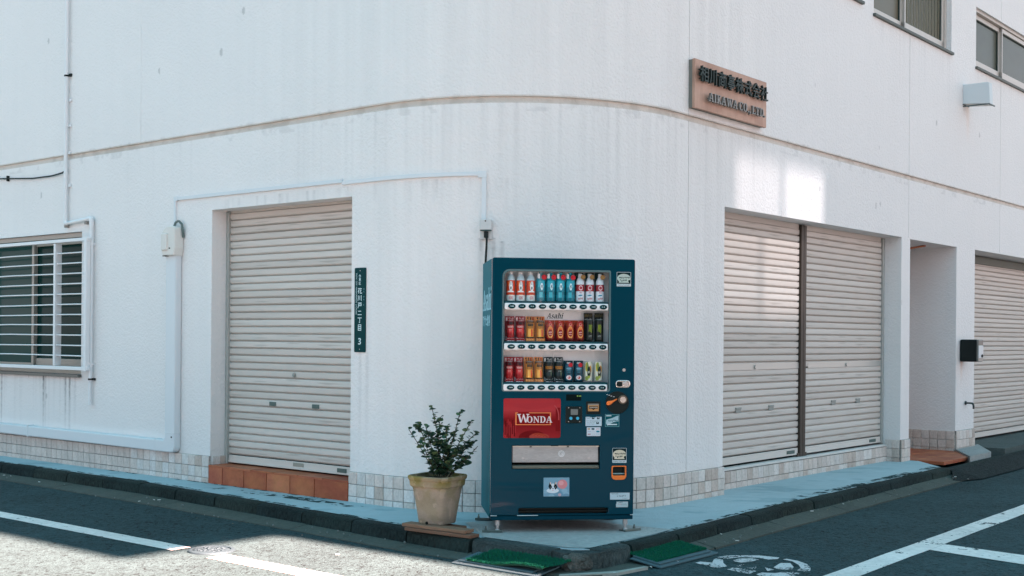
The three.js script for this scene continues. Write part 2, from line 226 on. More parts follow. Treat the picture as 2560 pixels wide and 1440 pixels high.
// ---- base tiles
{
  const shapes = {};
  const tileGeo = (w, h, variant) => { const key = w.toFixed(3) + h.toFixed(3) + variant; if (!shapes[key]) {
    const c = 0.0035, x = w / 2, y = h / 2, zf = 0.016, q = new Quads(), u0 = hash(variant, 3, 1), v0 = hash(variant, 5, 2), U = (a, b) => [u0 + a * 2.2, v0 + b * 2.2];
    const f = [V(-x + c, -y + c, zf), V(x - c, -y + c, zf), V(x - c, y - c, zf), V(-x + c, y - c, zf)], o = [V(-x, -y, zf - c), V(x, -y, zf - c), V(x, y, zf - c), V(-x, y, zf - c)], b = [V(-x, -y, 0), V(x, -y, 0), V(x, y, 0), V(-x, y, 0)];
    q.flat(...f, U(-x, -y), U(x, -y), U(x, y), U(-x, y));
    for (let i = 0; i < 4; i++) { const j = (i + 1) % 4; q.flat(o[i], o[j], f[j], f[i], U(o[i].x, o[i].y), U(o[j].x, o[j].y), U(f[j].x, f[j].y), U(f[i].x, f[i].y)); q.flat(b[i], b[j], o[j], o[i], U(b[i].x, b[i].y), U(b[j].x, b[j].y), U(o[j].x, o[j].y), U(o[i].x, o[i].y)); }
    shapes[key] = q.geo(); } return shapes[key]; };
  let count = 0; const rest = [], bed = [];
  const put = (pos, ang, w, h, single) => { const white = pos.x < 0.1;
    const g = tileGeo(w, h, Math.floor(rnd() * 6)), p = pos.clone(), m = new THREE.Matrix4().makeRotationY(ang).setPosition(p);
    if (single && count < 296) { const t = mesh('tile', g, mTiles[white && rnd() < .75 ? [1, 3, 6, 7][Math.floor(rnd() * 4)] : Math.floor(rnd() * 6)], building); t.position.copy(p); t.rotation.y = ang; t.rotation.x = rr(-.006, .006); count++; } else rest.push(g.clone().applyMatrix4(m));
  };
  // rows along the wall path
  const rows = (s0, s1, edges, pitch, single) => { const n = Math.max(1, Math.round((s1 - s0) / pitch)), w = (s1 - s0) / n; for (let i = 0; i < n; i++) for (let r = 0; r < edges.length - 1; r++) { const s = s0 + (i + 0.5) * w, ya = edges[r], yb = edges[r + 1], nn = pathN(s); put(pathP(s, (ya + yb) / 2, 0.004 + rr(0, .002)), Math.atan2(nn.x, nn.z), w - 0.004, yb - ya - 0.004, single); } };
  const E = [0.105, 0.163, 0.262, 0.361];
  rows(sL(10.5), sL(9.28), E, 0.102, true); rows(sL(7.43), SA + 0.02, E, 0.102, true); rows(SA + 0.02, sR(9.43), E, 0.102, true); rows(sR(13.33), sR(13.575), E, 0.082, true); rows(sR(15.03), sR(15.67), [0.10, 0.16, 0.26, 0.37], 0.107, true);
  bed.push(strip(sL(14.5), sL(9.28), 0, 0.361, -.01, 0.006), strip(sL(7.43), sR(9.43), 0, 0.361, -.01, 0.006), strip(sR(13.33), sR(13.575), 0, 0.361, -.01, 0.006), strip(sR(15.03), sR(15.67), 0, 0.37, -.01, 0.006));
  // under the double shutter: a sill wall set back
  for (let i = 0; i < 38; i++) { const A = 9.43 + (i + .5) * 3.9 / 38; put(onR(A, 0.225, -0.165), TH_R, 3.9 / 38 - .005, 0.105, true); put(onR(A, 0.139, -0.165), TH_R, 3.9 / 38 - .005, 0.058, i > 12); }
  mesh('sill', box(9.43, 13.33, 0, 0.285, -0.23, -0.168).applyMatrix4(new THREE.Matrix4().makeRotationY(TH_R).setPosition(W3(0, 5.40, 0))), mGrout, building);
  mesh('sill_cap', rbox(9.432, 13.328, 0.285, 0.305, -0.235, -0.146, .003).applyMatrix4(new THREE.Matrix4().makeRotationY(TH_R).setPosition(W3(0, 5.40, 0))), mat(.62, .60, .57, .7), building);
  // reveals: left shutter, double shutter end, passage side wall
  for (let i = 0; i < 2; i++) for (const [ya, yb] of [[0.163, 0.262], [0.262, 0.361]]) put(W3(6.95 + .012 + (i + .5) * .094, 9.278, (ya + yb) / 2), Math.atan2(W3(0, -1, 0).x, W3(0, -1, 0).z), 0.089, yb - ya - .005, true);
  for (let i = 0; i < 2; i++) for (const [ya, yb] of [[0.105, .163], [0.163, 0.262], [0.262, 0.361]]) put(W3(13.328, 5.40 + .004 + (i + .5) * .082, (ya + yb) / 2), Math.atan2(W3(-1, 0, 0).x, W3(-1, 0, 0).z), 0.078, yb - ya - .005, true);
  for (let i = 0; i < 13; i++) for (const [ya, yb] of [[0.10, .16], [0.16, 0.26], [0.26, 0.37]]) put(W3(15.028, 5.40 + .004 + (i + .5) * .103, (ya + yb) / 2), Math.atan2(W3(-1, 0, 0).x, W3(-1, 0, 0).z), 0.098, yb - ya - .005, true);
  for (let s = sL(14.5); s < sL(10.5); s += 0.102) for (let r = 0; r < 3; r++) { const nn = pathN(s); put(pathP(s + .051, (E[r] + E[r + 1]) / 2, 0.004), Math.atan2(nn.x, nn.z), .097, E[r + 1] - E[r] - .005, false); }
  const st = mesh('tile_rows', merged(rest), mTiles[0], building); st.userData.kind = 'stuff';
  mesh('tile_bed', merged(bed), mGrout, building);
}
// ---- roller shutters
function slatGeo(len, h) {
  const pr = [[-.014, 0.0], [-.012, .0030], [-.001, .0070], [.0055, .0120], [.0090, .0180], [.0100, .0330], [.0098, .0560], [.0086, .0600], [.0030, .0624], [-.014, .0634], [-.014, .0656]], q = new Quads(), k = h / .0656;
  for (let i = 0; i < pr.length - 1; i++) { const [z0, y0] = pr[i], [z1, y1] = pr[i + 1]; q.flat(V(0, y0 * k, z0), V(len, y0 * k, z0), V(len, y1 * k, z1), V(0, y1 * k, z1), [0, i / 10 * .08], [len, i / 10 * .08], [len, (i + 1) / 10 * .08], [0, (i + 1) / 10 * .08]); }
  return q.geo();
}
function makeShutter(len, yBottom, yTop, h, fr) {        // fr(x, y, z) origin in the opening's frame
  const sh = new THREE.Group(); sh.name = 'roller_shutter'; building.add(sh); sh.position.copy(fr.pos); sh.rotation.y = fr.turn;
  const hb = 0.085, bottom = yBottom + hb, n = Math.floor((yTop - bottom) / h), variants = [0, 1, 2, 3].map((i) => { const g = slatGeo(len, h), u = g.attributes.uv; for (let k = 0; k < u.count; k++) { u.setX(k, u.getX(k) + i * 1.37); u.setY(k, u.getY(k) + i * .23); } return g; });
  for (let i = 0; i < n; i++) { const m = mesh('slat', variants[(i * 7 + (i >> 2)) % 4], mSlats[Math.floor(rnd() * 3)], sh); m.position.set(0, bottom + i * h, rr(-.001, .001)); m.rotation.z = rr(-.0009, .0009); }
  mesh('bottom_bar', [rbox(0.004, len - .004, yBottom + .012, yBottom + hb - .004, -.006, .014, .004), rbox(0.004, len - .004, yBottom + .014, yBottom + .03, .0, .020, .003)], mSlats[1], sh);
  mesh('header_box', box(0, len, bottom + n * h, yTop + .03, -.05, .004), mSlats[2], sh);
  return sh;
}
{
  const mLabel = mat(0.09, 0.13, 0.12, 0.5), mGrey = mat(.30, .31, .29, .5);
  // left shutter: x runs from B = 9.25 towards the corner
  let sh = makeShutter(1.88, 0.285, 2.595, 0.0650, { pos: W3(7.135, 9.235, 0), turn: TH_L });
  mesh('guide_rail', [rbox(-.045, -.002, 0.285, 2.60, -.03, .028, .004), rbox(-.012, .0, 0.285, 2.60, -.03, .034, .003)], mRail, sh);
  mesh('keyhole', [cyl(.020, .020, .012, 0, 0, 0, 20).rotateX(PI / 2).translate(.905, 1.12, .008), cyl(.013, .013, .02, 0, 0, 0, 16).rotateX(PI / 2).translate(.905, 1.12, .008)], mGrey, sh);
  for (const x of [.617, 1.185]) mesh('handle', [rbox(x - .045, x + .045, .838, .875, .006, .016, .003), box(x - .036, x + .036, .846, .862, .0161, .017)], mLabel, sh);
  mesh('maker_plate', rbox(.90, 1.04, .325, .358, .010, .0165, .002), mat(.30, .29, .25, .5), sh); mesh('lock_plate', rbox(1.47, 1.58, .315, .350, .010, .022, .002), mLabel, sh);
  // double shutter on the right wall
  const y0 = 0.312, mk = (A0, A1, hx) => { const s = makeShutter(A1 - A0, y0, 2.60, 0.0655, { pos: onR(A0, 0, -0.222), turn: TH_R });
    mesh('keyhole', [cyl(.02, .02, .02, 0, 0, 0, 18).rotateX(PI / 2).translate(hx[0] - A0, 1.206, .006), box(hx[0] - A0 - .9, hx[0] - A0 + .9, 1.18, 1.235, .0115, .0135)], mAlu, s);
    for (const x of hx.slice(1, 3)) mesh('handle', [rbox(x - A0 - .05, x - A0 + .05, .822, .838, .008, .020, .003), box(x - A0 - .05, x - A0 + .05, .79, .822, .0125, .0145)], mGrey, s);
    mesh('lock_plate', rbox(hx[3] - A0 - .08, hx[3] - A0 + .08, .342, .375, .010, .021, .002), mLabel, s); return s; };
  mk(9.43, 11.275, [10.385, 10.074, 10.707, 11.112]); sh = mk(11.395, 13.285, [12.379, 12.075, 12.679, 13.065]);
  mesh('centre_post', [rbox(-.118, -.062, y0 - .006, 2.60, -.04, .034, .004), rbox(-.058, -.002, y0 - .006, 2.60, -.04, .034, .004), rbox(-.16, .04, y0 - .006, y0 + .03, -.02, .03, .004)], mPost, sh);
  mesh('guide_rail', rbox(1.892, 1.935, y0, 2.605, -.03, .03, .004), mRail, sh);
  // shutter of the bay beyond the passage
  sh = makeShutter(4.4, 0.155, 2.50, 0.0640, { pos: onR(15.70, 0, -0.36), turn: TH_R });
  mesh('shaded_shutter_case', rbox(-.02, 4.4, 2.50, 2.60, -.10, .03, .006), mat(.16, .17, .15, .6), sh);  // case colour darkened to stand for the shade at the shutter top
  mesh('guide_rail', rbox(-.03, .012, .15, 2.50, -.03, .03, .004), mRail, sh);
}
// ---- door step of terracotta tiles under the left shutter
{
  const st = new THREE.Group(); st.name = 'door_step'; building.add(st); st.position.copy(W3(6.93, 9.28, 0)); st.rotation.y = TH_L;       // x towards the corner, z outward
  mesh('step_core', box(0.004, 1.846, 0, .272, -.25, -.012), mGrout, st);
  const xs = [0, .205, .51, .82, 1.13, 1.44, 1.85];
  for (let i = 0; i < 6; i++) { const a = xs[i] + .004, b = xs[i + 1] - .004;
    const uvfix = (g) => { const u = g.attributes.uv, k = rnd(); for (let n = 0; n < u.count; n++) u.setXY(n, u.getX(n) * .45 + k, u.getY(n) * .3 + k * 2); return g; };
    mesh('step_tile', uvfix(rbox(a, b, .112, .274, -.016, .002, .004)), mTerra[(i * 2 + 1) % 3], st);
    mesh('step_tile', uvfix(rbox(a + (i ? .1 : 0) - (i ? .0 : 0), Math.min(1.846, b + .1), .266, .284, -.235, .004, .004)), mTerra[i % 3], st); }
}
// ---- window on the left with its grille
{
  const w = new THREE.Group(); w.name = 'window'; building.add(w); w.position.copy(W3(6.95, 14.4, 0)); w.rotation.y = TH_L; const X = (B) => 14.4 - B;
  const mFrame = mat(.36, .33, .29, .45, { metalness: .3 }), glass = mat(.018, .062, .056, .12, { specularIntensity: .10 });
  mesh('frame', [rbox(0, X(11.43), 2.46, 2.51, -.13, -.03, .004), rbox(0, X(11.43), 1.05, 1.12, -.13, -.02, .004), rbox(X(11.47), X(11.43), 1.05, 2.51, -.13, -.03, .004)], mFrame, w);
  mesh('sash', [rbox(X(12.51), X(12.465), 1.12, 2.46, -.105, -.06, .003), rbox(0, X(12.465), 1.12, 1.15, -.105, -.062, .003), rbox(X(12.465), X(11.47), 1.12, 1.20, -.125, -.085, .003), rbox(X(12.465), X(11.47), 2.40, 2.46, -.125, -.085, .003)], mFrame, w);
  mesh('pane', box(0, X(12.5), 1.14, 2.47, -.094, -.090), glass, w); mesh('pane', box(X(12.48), X(11.46), 1.18, 2.42, -.112, -.108), mat(.008, .036, .032, .12, { specularIntensity: .08 }), w);
  mesh('sill', rbox(0, X(11.42), 1.02, 1.05, -.12, .045, .004), mat(.16, .17, .16, .5, { metalness: .4 }), w);
  const g = new THREE.Group(); g.name = numbered('window_grille'); scene.add(g); g.position.copy(W3(6.95, 14.4, 0)); g.rotation.y = TH_L;
  tag(g, 'white iron burglar grille of sagging horizontal rods over the left window', 'window grille');
  mesh('frame_bar', rbox(-.1, X(11.17), 2.400, 2.434, .06, .105, .005), mWhitePipe, g); mesh('frame_bar', rbox(-.1, X(11.17), 1.096, 1.132, .06, .105, .005), mWhitePipe, g); mesh('side_bar', rbox(X(11.225), X(11.18), 1.092, 2.437, .058, .106, .004), mWhitePipe, g); for (const y of [1.16, 2.37]) mesh('bracket', rbox(X(11.205), X(11.185), y - .012, y + .012, -.005, .062, .003, 1), mWhitePipe, g);
  mesh('upright', rbox(X(11.80), X(11.765), 1.137, 2.395, .025, .10, .003), mWhitePipe, g); mesh('upright', rbox(X(13.6), X(13.565), 1.137, 2.395, .025, .10, .003), mWhitePipe, g);
  for (let i = 0; i < 11; i++) { const y = 1.137 + (i + 1) * (2.395 - 1.137) / 12, sag = rr(-.004, .012); const z = .075; mesh('rod', tube([V(-.1, y - sag * .5, z), V(.8, y - .008, z), V(1.7, y - sag, z), V(X(11.78), y, z), V(X(11.2), y, z), V(X(11.19), y - .01, .03)], .0075, 6, false, 24), mWhitePipe, g); }
}
// ---- upper windows
function upperWindow(A0, A1, y0, y1, dep, split, glassA, glassB) {
  const w = new THREE.Group(); w.name = 'window'; building.add(w); w.position.copy(onR(A0, 0, 0)); w.rotation.y = TH_R; const L = A1 - A0, m = split - A0;
  const mf = mat(.52, .48, .44, .42, { metalness: .35 }), mg = mat(.03, .045, .04, .6);
  mesh('frame', [rbox(0, L, y0, y0 + .035, -dep, -dep + .10, .004), rbox(0, L, y1 - .04, y1, -dep, -dep + .10, .004), rbox(0, .035, y0, y1, -dep, -dep + .1, .004), rbox(L - .05, L, y0, y1, -dep, -dep + .1, .004)], mf, w);
  mesh('gasket', [box(.03, L - .04, y0 + .033, y0 + .048, -dep + .01, -dep + .05), box(L - .062, L - .048, y0, y1, -dep + .01, -dep + .06), box(m - .028, m - .018, y0 + .03, y1, -dep + .01, -dep + .085)], mg, w);
  const sash = (a, b, z, g) => { const s = mesh('sash', [rbox(a, b, y0 + .045, y0 + .125, z - .02, z + .02, .003), rbox(a, b, y1 - .10, y1 - .045, z - .02, z + .02, .003), rbox(a, a + .055, y0 + .045, y1 - .045, z - .02, z + .02, .003), rbox(b - .055, b, y0 + .045, y1 - .045, z - .02, z + .02, .003)], mf, w);
    mesh('pane', box(a + .05, b - .05, y0 + .12, y1 - .09, z - .012, z - .006), g, s); mesh('gasket', [box(a + .054, b - .054, y1 - .112, y1 - .099, z - .008, z + .008), box(b - .066, b - .054, y0 + .12, y1 - .1, z - .008, z + .008)], mg, s); };
  sash(.035, m, -dep + .035, glassA); sash(m - .03, L - .05, -dep + .062, glassB);
  mesh('sill', rbox(-.02, L + .02, y0 - .035, y0 - .004, -dep, .03, .004), mat(.10, .11, .10, .5, { metalness: .4 }), w);
}
{
  const ribT = tex(256, 4, (u) => 0.5 + 0.5 * Math.sin(u * PI * 2 * 8), { rep: [1.4, 1] });
  const glassFrost = tex(256, 256, (u, v) => { const b = fbm(u, v, 3, 3, 3, 301); return [0.8 + b * .4, 0.78 + b * .35, .74 + b * .3]; });
  const gA = mat(.13, .118, .09, .25, { map: glassFrost }), gB = mat(.13, .125, .095, .18, { bumpMap: ribT, bumpScale: .02, map: glassFrost }), gC = mat(.075, .085, .070, .25, { map: glassFrost });
  upperWindow(12.53, 14.80, 4.93, 6.3, .16, 13.56, gA, gB); upperWindow(15.65, 18.3, 4.91, 5.66, .13, 16.78, gC, gC); upperWindow(10.3, 12.22, 4.99, 6.3, .13, 11.3, gA, gA);
}
// ---- passage between the shutters: floor tiles, beam
{
  const ps = new THREE.Group(); ps.name = 'passage_floor'; building.add(ps); ps.position.copy(onR(13.6, 0, 0)); ps.rotation.y = TH_R;
  for (let i = 0; i < 5; i++) for (let k = 0; k < 6; k++) mesh('floor_tile', rbox(i * .30 - .02 + .003, i * .30 + .28 - .003, .09, .128, .40 - k * .30 - .294, .40 - k * .30, .003, 1), mTerra[(i * 2 + k) % 3], ps);
  mesh('beam', [rbox(-.02, 1.42, 2.44, 2.52, -.75, -.62, .01), rbox(-.02, 1.42, 2.50, 2.58, -1.1, -.95, .01)], mat(.07, .045, .03, .7), building).applyMatrix4(new THREE.Matrix4().makeRotationY(TH_R).setPosition(onR(13.6, 0, 0)));
  mesh('pipe', [rod(V(.0, 2.545, -.45), V(1.2, 2.545, -.55), .024), rod(V(.75, 2.54, -.48), V(.95, 2.60, -.2), .012)], mat(.42, .16, .09, .6), building).applyMatrix4(new THREE.Matrix4().makeRotationY(TH_R).setPosition(onR(13.6, 0, 0)));
}

// ---------------------------------------------------------------- ground
function poly(pts, y0, y1) {                                         // prism over a polygon given in street coordinates
  const s = new THREE.Shape(); pts.forEach(([A, B], i) => { const p = W3(A, B, 0); i ? s.lineTo(p.x, -p.z) : s.moveTo(p.x, -p.z); });
  return new THREE.ExtrudeGeometry(s, { depth: y1 - y0, bevelEnabled: false }).rotateX(-PI / 2).translate(0, y0, 0);
}
function sheet(pts, y) { const s = new THREE.Shape(); pts.forEach(([A, B], i) => { const p = W3(A, B, 0); i ? s.lineTo(p.x, -p.z) : s.moveTo(p.x, -p.z); }); return new THREE.ShapeGeometry(s).rotateX(-PI / 2).translate(0, y, 0); }
{
  const g = new THREE.PlaneGeometry(400, 400).rotateX(-PI / 2), u = g.attributes.uv; for (let i = 0; i < u.count; i++) u.setXY(i, u.getX(i) * 400, u.getY(i) * 400);
  structure(mesh('road', g, mAsphalt));
}
const mKerbPale = mat(.085, .115, .115, .9, { map: kerbT, bumpMap: concB, bumpScale: .014 });
const KL = [[6.60, 14.6], [6.60, 12.4], [6.62, 9.9], [6.457, 7.7], [6.327, 6.24], [6.285, 5.42], [6.31, 4.78]], KR = [[6.40, 4.625], [7.2, 4.63], [8.86, 4.73], [10.4, 4.766], [12.38, 4.83], [13.1, 4.86]];
structure(mesh('sidewalk', poly([[7.25, 14.6], ...KL, [6.345, 4.68], ...KR, [13.67, 5.36], [13.6, 5.62], [9.4, 5.62], [9.4, 5.6], [8.65, 5.5], [7.6, 5.9], [7.1, 7]], -0.02, 0.118), mSidewalk));
structure(mesh('machine_pad', sheet([[6.295, 5.42], [6.335, 4.76], [6.43, 4.64], [7.2, 4.64], [7.44, 4.66], [7.36, 5.3], [7.2, 5.7], [6.7, 5.95]], 0.1225), mPad));
{ const wearT = tex(512, 512, (u, v) => (fbm(u, v, 9, 9, 4, 808) * 0.6 + fbm(u, v, 34, 34, 3, 818) * 0.4 > 0.53 ? 1 : 0), { rep: [1 / 1.1, 1 / 1.1] }), m = mat(.045, .085, .088, .9, { map: concT, alphaMap: wearT, alphaTest: .5, bumpMap: concB, bumpScale: .006 });
  const sh = [], side = (t, n, w, k0) => { for (let i = 0; i < t.length - 1; i++) { const a = t[i], b = t[i + 1]; sh.push(sheet([a, b, [b[0] + n[0] * w, b[1] + n[1] * w], [a[0] + n[0] * w, a[1] + n[1] * w]], .1195)); } };
  side(KL, [1, 0], .035); side(KR, [0, 1], .045); side([[9.6, 4.775], [10.4, 4.766], [12.38, 4.83], [13.05, 4.855]], [0, 1], .10); side([[6.95, 7.6], [6.95, 9.4], [6.95, 11]], [-1, 0], .05);
  sh.push(sheet([[6.80, 8.9], [6.84, 7.9], [6.80, 7.1], [6.70, 7.2], [6.72, 8.0], [6.68, 8.9]], .1195)); structure(mesh('pavement_wear', sh, m)); }
function kerbRun(parent, pts, len, w, top, topEnd = top, m = null) {
  const segs = []; let tot = 0; for (let i = 0; i < pts.length - 1; i++) { const l = Math.hypot(pts[i + 1][0] - pts[i][0], pts[i + 1][1] - pts[i][1]); segs.push([tot, l]); tot += l; }
  const at = (t) => { let i = 0; while (i < segs.length - 1 && t > segs[i][0] + segs[i][1]) i++; const k = (t - segs[i][0]) / segs[i][1]; return [pts[i][0] + (pts[i + 1][0] - pts[i][0]) * k, pts[i][1] + (pts[i + 1][1] - pts[i][1]) * k]; };
  const n = Math.round(tot / len), L = tot / n;
  for (let i = 0; i < n; i++) {
    const a = at(i * L + .006), b = at((i + 1) * L - .006), t = [b[0] - a[0], b[1] - a[1]], l = Math.hypot(...t); t[0] /= l; t[1] /= l; const nn = [t[1], -t[0]];
    const y = top + (topEnd - top) * i / Math.max(1, n - 1) + rr(-.003, .003), o = rr(-.004, .004);
    const prof = [[-.0, -.05], [0, y - .004], [.004, y], [w - .034, y - .001], [w - .016, y - .006], [w - .005, y - .016], [w, y - .03], [w + .010, .0], [w + .012, -.05]], q = new Quads(), M = 7;
    const P = (k, m) => { const f = m / M, e = (hash(i * 31 + m, k * 7, 99) - .5) * (k > 2 && k < 7 ? .0035 : 0); const s = .5 - Math.abs(f - .5), ch = s < .02 ? -.004 : 0; return W3(a[0] + t[0] * l * f + nn[0] * (prof[k][0] + o + e + ch), a[1] + t[1] * l * f + nn[1] * (prof[k][0] + o + e + ch), prof[k][1] + e * .6 + ch * .5); };
    for (let m = 0; m < M; m++) for (let k = 0; k < prof.length - 1; k++) q.flat(P(k + 1, m), P(k + 1, m + 1), P(k, m + 1), P(k, m), [i * .37 + m / M * l, k * .05], [i * .37 + (m + 1) / M * l, k * .05], [i * .37 + (m + 1) / M * l, k * .05 - .05], [i * .37 + m / M * l, k * .05 - .05]);
    for (const m of [0, M]) for (let k = 1; k < prof.length - 1; k++) q.flat(P(0, m), P(k, m), P(k + 1, m), P(0, m), [0, 0], [.05, .05], [.1, .05], [0, 0]);
    mesh('kerb_stone', q.geo(), m ?? mKerbs[Math.floor(rnd() * 3)], parent);
  }
}
const kerb = new THREE.Group(); kerb.name = 'kerb'; structure(kerb); scene.add(kerb);
kerbRun(kerb, [...KL.slice(0, 5), [6.285, 5.44]], 0.62, .11, .119); kerbRun(kerb, [[6.285, 5.43], KL[6]], .65, .11, .121, .121, mKerbPale); kerbRun(kerb, [[6.40, 4.63], [6.50, 4.622], [6.72, 4.625]], .32, .11, .120, .120, mKerbPale); kerbRun(kerb, [[6.74, 4.63], ...KR.slice(1)], .60, .11, .119); kerbRun(kerb, [[13.12, 4.862], [14.4, 4.90], [20, 5.02]], .6, .12, .10, .09);
mesh('kerb_corner', poly([[6.235, 4.86], [6.205, 4.70], [6.27, 4.575], [6.36, 4.525], [6.44, 4.522], [6.44, 4.63], [6.32, 4.70], [6.32, 4.86]], -.02, .112), mKerbPale, kerb);
{ const g = new THREE.IcosahedronGeometry(1, 4), p = g.attributes.position; for (let i = 0; i < p.count; i++) { const v = V(p.getX(i), p.getY(i), p.getZ(i)); const k = 1 + (fbm(v.x * .2 + .5, v.y * .2 + v.z * .13 + .5, 8, 8, 4, 61) - .5) * .75; p.setXYZ(i, Math.sign(v.x) * Math.pow(Math.abs(v.x), .7) * .088 * k, Math.sign(v.y) * Math.pow(Math.abs(v.y), .75) * .072 * k, Math.sign(v.z) * Math.pow(Math.abs(v.z), .7) * .080 * k); }
  g.computeVertexNormals(); const u = g.attributes.uv; for (let i = 0; i < u.count; i++) u.setXY(i, u.getX(i) * .8, u.getY(i) * .4); const m = mesh('corner_stone', g, mKerbOld, kerb); m.position.copy(W3(6.262, 4.615, .050)); m.rotation.y = .3; m.userData.label = 'broken rounded corner stone of the kerb'; }
const gutter = new THREE.Group(); gutter.name = 'gutter'; structure(gutter); scene.add(gutter);
{
  const slab = (i0, i1, o1, o0, yi, yo) => { const q = new Quads(), P = (p, y) => W3(p[0], p[1], y), U = (p) => [p[0], p[1]]; q.flat(P(o0, yo), P(o1, yo), P(i1, yi), P(i0, yi), U(o0), U(o1), U(i1), U(i0)); q.flat(P(o0, -.02), P(o1, -.02), P(o1, yo), P(o0, yo), [0, 0], [1, 0], [1, .03], [0, .03]); q.flat(P(o1, -.02), P(i1, -.02), P(i1, yi), P(o1, yo), [0, 0], [.2, 0], [.2, .05], [0, .05]); mesh('gutter_slab', q.geo(), mGutter, gutter); };
  const inter = (t, x) => { for (let i = 0; i < t.length - 1; i++) if ((x - t[i][0]) * (x - t[i + 1][0]) <= 0) return t[i][1] + (t[i + 1][1] - t[i][1]) * (x - t[i][0]) / (t[i + 1][0] - t[i][0]); return t[t.length - 1][1]; };
  const ki = KL.map(([A, B]) => [B, A]), go = [[15, 6.30], [11.8, 6.285], [9.27, 6.21], [7.33, 6.125], [6.02, 6.03], [5.45, 6.035], [4.5, 6.02]];
  for (let B = 14.4, i = 0; B > 5.2; B -= .6, i++) { const b = Math.max(B - .594, 4.95); slab([inter(ki, B) - .09, B], [inter(ki, b) - .09, b], [inter(go, b) + rr(-.006, .006), b], [inter(go, B) + rr(-.006, .006), B], .028 + rr(-.002, .002), .007); }
  const kr = [[6.4, 4.63], ...KR.slice(1), [20, 5.02]], gr = [[6, 4.33], [7.44, 4.37], [11.04, 4.50], [20, 4.82]];
  for (let A = 6.95; A < 19; A += .6) { const b = A + .594; slab([A, inter(kr, A) - .095], [b, inter(kr, b) - .095], [b, inter(gr, b) + rr(-.006, .006)], [A, inter(gr, A) + rr(-.006, .006)], .046 + rr(-.002, .002), .012); }
  mesh('corner_patch', poly([[6.02, 4.96], [6.20, 4.96], [6.24, 4.66], [6.5, 4.55], [6.93, 4.54], [6.93, 4.34], [6.6, 4.33], [6.2, 4.40], [6.03, 4.55]], -.02, .010), mGutter, gutter);
  mesh('gutter_edge', poly([[6.0, 4.56], [6.03, 4.58], [6.35, 4.38], [6.6, 4.34], [6.6, 4.31], [6.3, 4.34]], -.02, .018), mat(.40, .40, .36, .9, { map: concT }), gutter);
}
structure(mesh('garage_apron', [poly([[15.69, 6.1], [15.69, 5.02], [20, 5.1], [20, 6.1]], -.02, .138)], mat(.11, .135, .13, .9, { map: concT, bumpMap: concB, bumpScale: .012 })));
{ const q = new Quads(), a = W3(13.25, 4.79, .10), b = W3(20, 4.95, .095), c = W3(20, 4.60, .012), d = W3(13.25, 4.47, .012); q.flat(d, c, b, a, [0, 0], [7, 0], [7, .4], [0, .4]); const e = W3(12.75, 4.60, .014); q.flat(e, d, a, e, [0, 0], [1, 0], [1, .4], [0, 0]); structure(mesh('asphalt_ramp', q.geo(), mat(.035, .05, .05, .95, { map: grain, bumpMap: grainB, bumpScale: .02 }))); }
tag(mesh('concrete_block', (() => { const g = poly([[15.05, 5.41], [15.95, 5.44], [14.97, 4.95], [14.20, 4.93]], .05, .152); return g; })(), mat(.44, .46, .45, .9, { map: concT, bumpMap: concB, bumpScale: .02 })), 'low flat block of pale rough concrete against the right pillar', 'concrete block');
// ---- painted markings
{
  const line = (p) => structure(mesh('road_marking', sheet(p, .004), mPaint));
  const ragged = (e0, e1, B0, B1) => { const a = [], b = []; for (let i = 0; i <= 60; i++) { const B = B0 + (B1 - B0) * i / 60; a.push([e0 + rr(-.003, .003), B]); b.unshift([e1 + rr(-.003, .003), B]); } return [...a, ...b]; };
  line(ragged(5.005, 5.165, 14, 7.10)); line(ragged(4.99, 5.155, 6.695, 3.5));
  const a = [], b = []; for (let i = 0; i <= 80; i++) { const A = 6.4 + i * .2; a.push([A, 3.20 + (A - 7.2) * .030 + rr(-.003, .003)]); b.unshift([A, 3.375 + (A - 7.2) * .030 + rr(-.003, .003)]); } line([...a, ...b]);
  line([[8.53, 3.236], [8.84, 3.246], [8.60, 1.6], [8.20, 1.6]]);
  const P = [[[6.99, 4.2], [7.05, 4.2], [7.07, 4.12], [7.2, 4.18], [7.24, 4.18], [7.21, 4.12], [7.11, 4.06], [7.02, 3.98], [6.93, 3.99], [6.94, 4.08]], [[7.27, 4.2], [7.37, 4.18], [7.45, 4.11], [7.52, 4.02], [7.54, 3.88], [7.48, 3.86], [7.42, 3.9], [7.44, 3.98], [7.38, 4.08], [7.29, 4.11], [7.25, 4.12]], [[7.24, 4.06], [7.33, 4.06], [7.39, 4.0], [7.37, 3.94], [7.26, 3.95], [7.2, 3.98], [7.21, 4.03]], [[7.49, 3.83], [7.53, 3.82], [7.51, 3.73], [7.44, 3.63], [7.33, 3.55], [7.24, 3.51], [7.19, 3.52], [7.2, 3.58], [7.29, 3.6], [7.38, 3.66], [7.47, 3.75]], [[7.19, 3.74], [7.36, 3.78], [7.4, 3.73], [7.29, 3.65], [7.21, 3.62], [7.16, 3.65], [7.16, 3.7]], [[6.93, 3.93], [7.01, 3.93], [7.02, 3.83], [7.0, 3.76], [6.89, 3.75], [6.9, 3.83]], [[6.9, 3.71], [6.98, 3.71], [7.02, 3.64], [7.13, 3.6], [7.14, 3.52], [7.06, 3.51], [6.92, 3.51], [6.83, 3.61]], [[7.06, 3.86], [7.15, 3.85], [7.11, 3.82], [7.05, 3.8]], [[7.15, 3.78], [7.12, 3.7], [7.05, 3.71]], [[7.07, 3.94], [7.16, 3.94], [7.14, 3.92], [7.07, 3.91]]];
  const m = structure(mesh('road_symbol', P.map((p) => sheet(p, .0042)), mPaintWorn)); m.userData.label = 'worn white painted symbol on the asphalt';
}
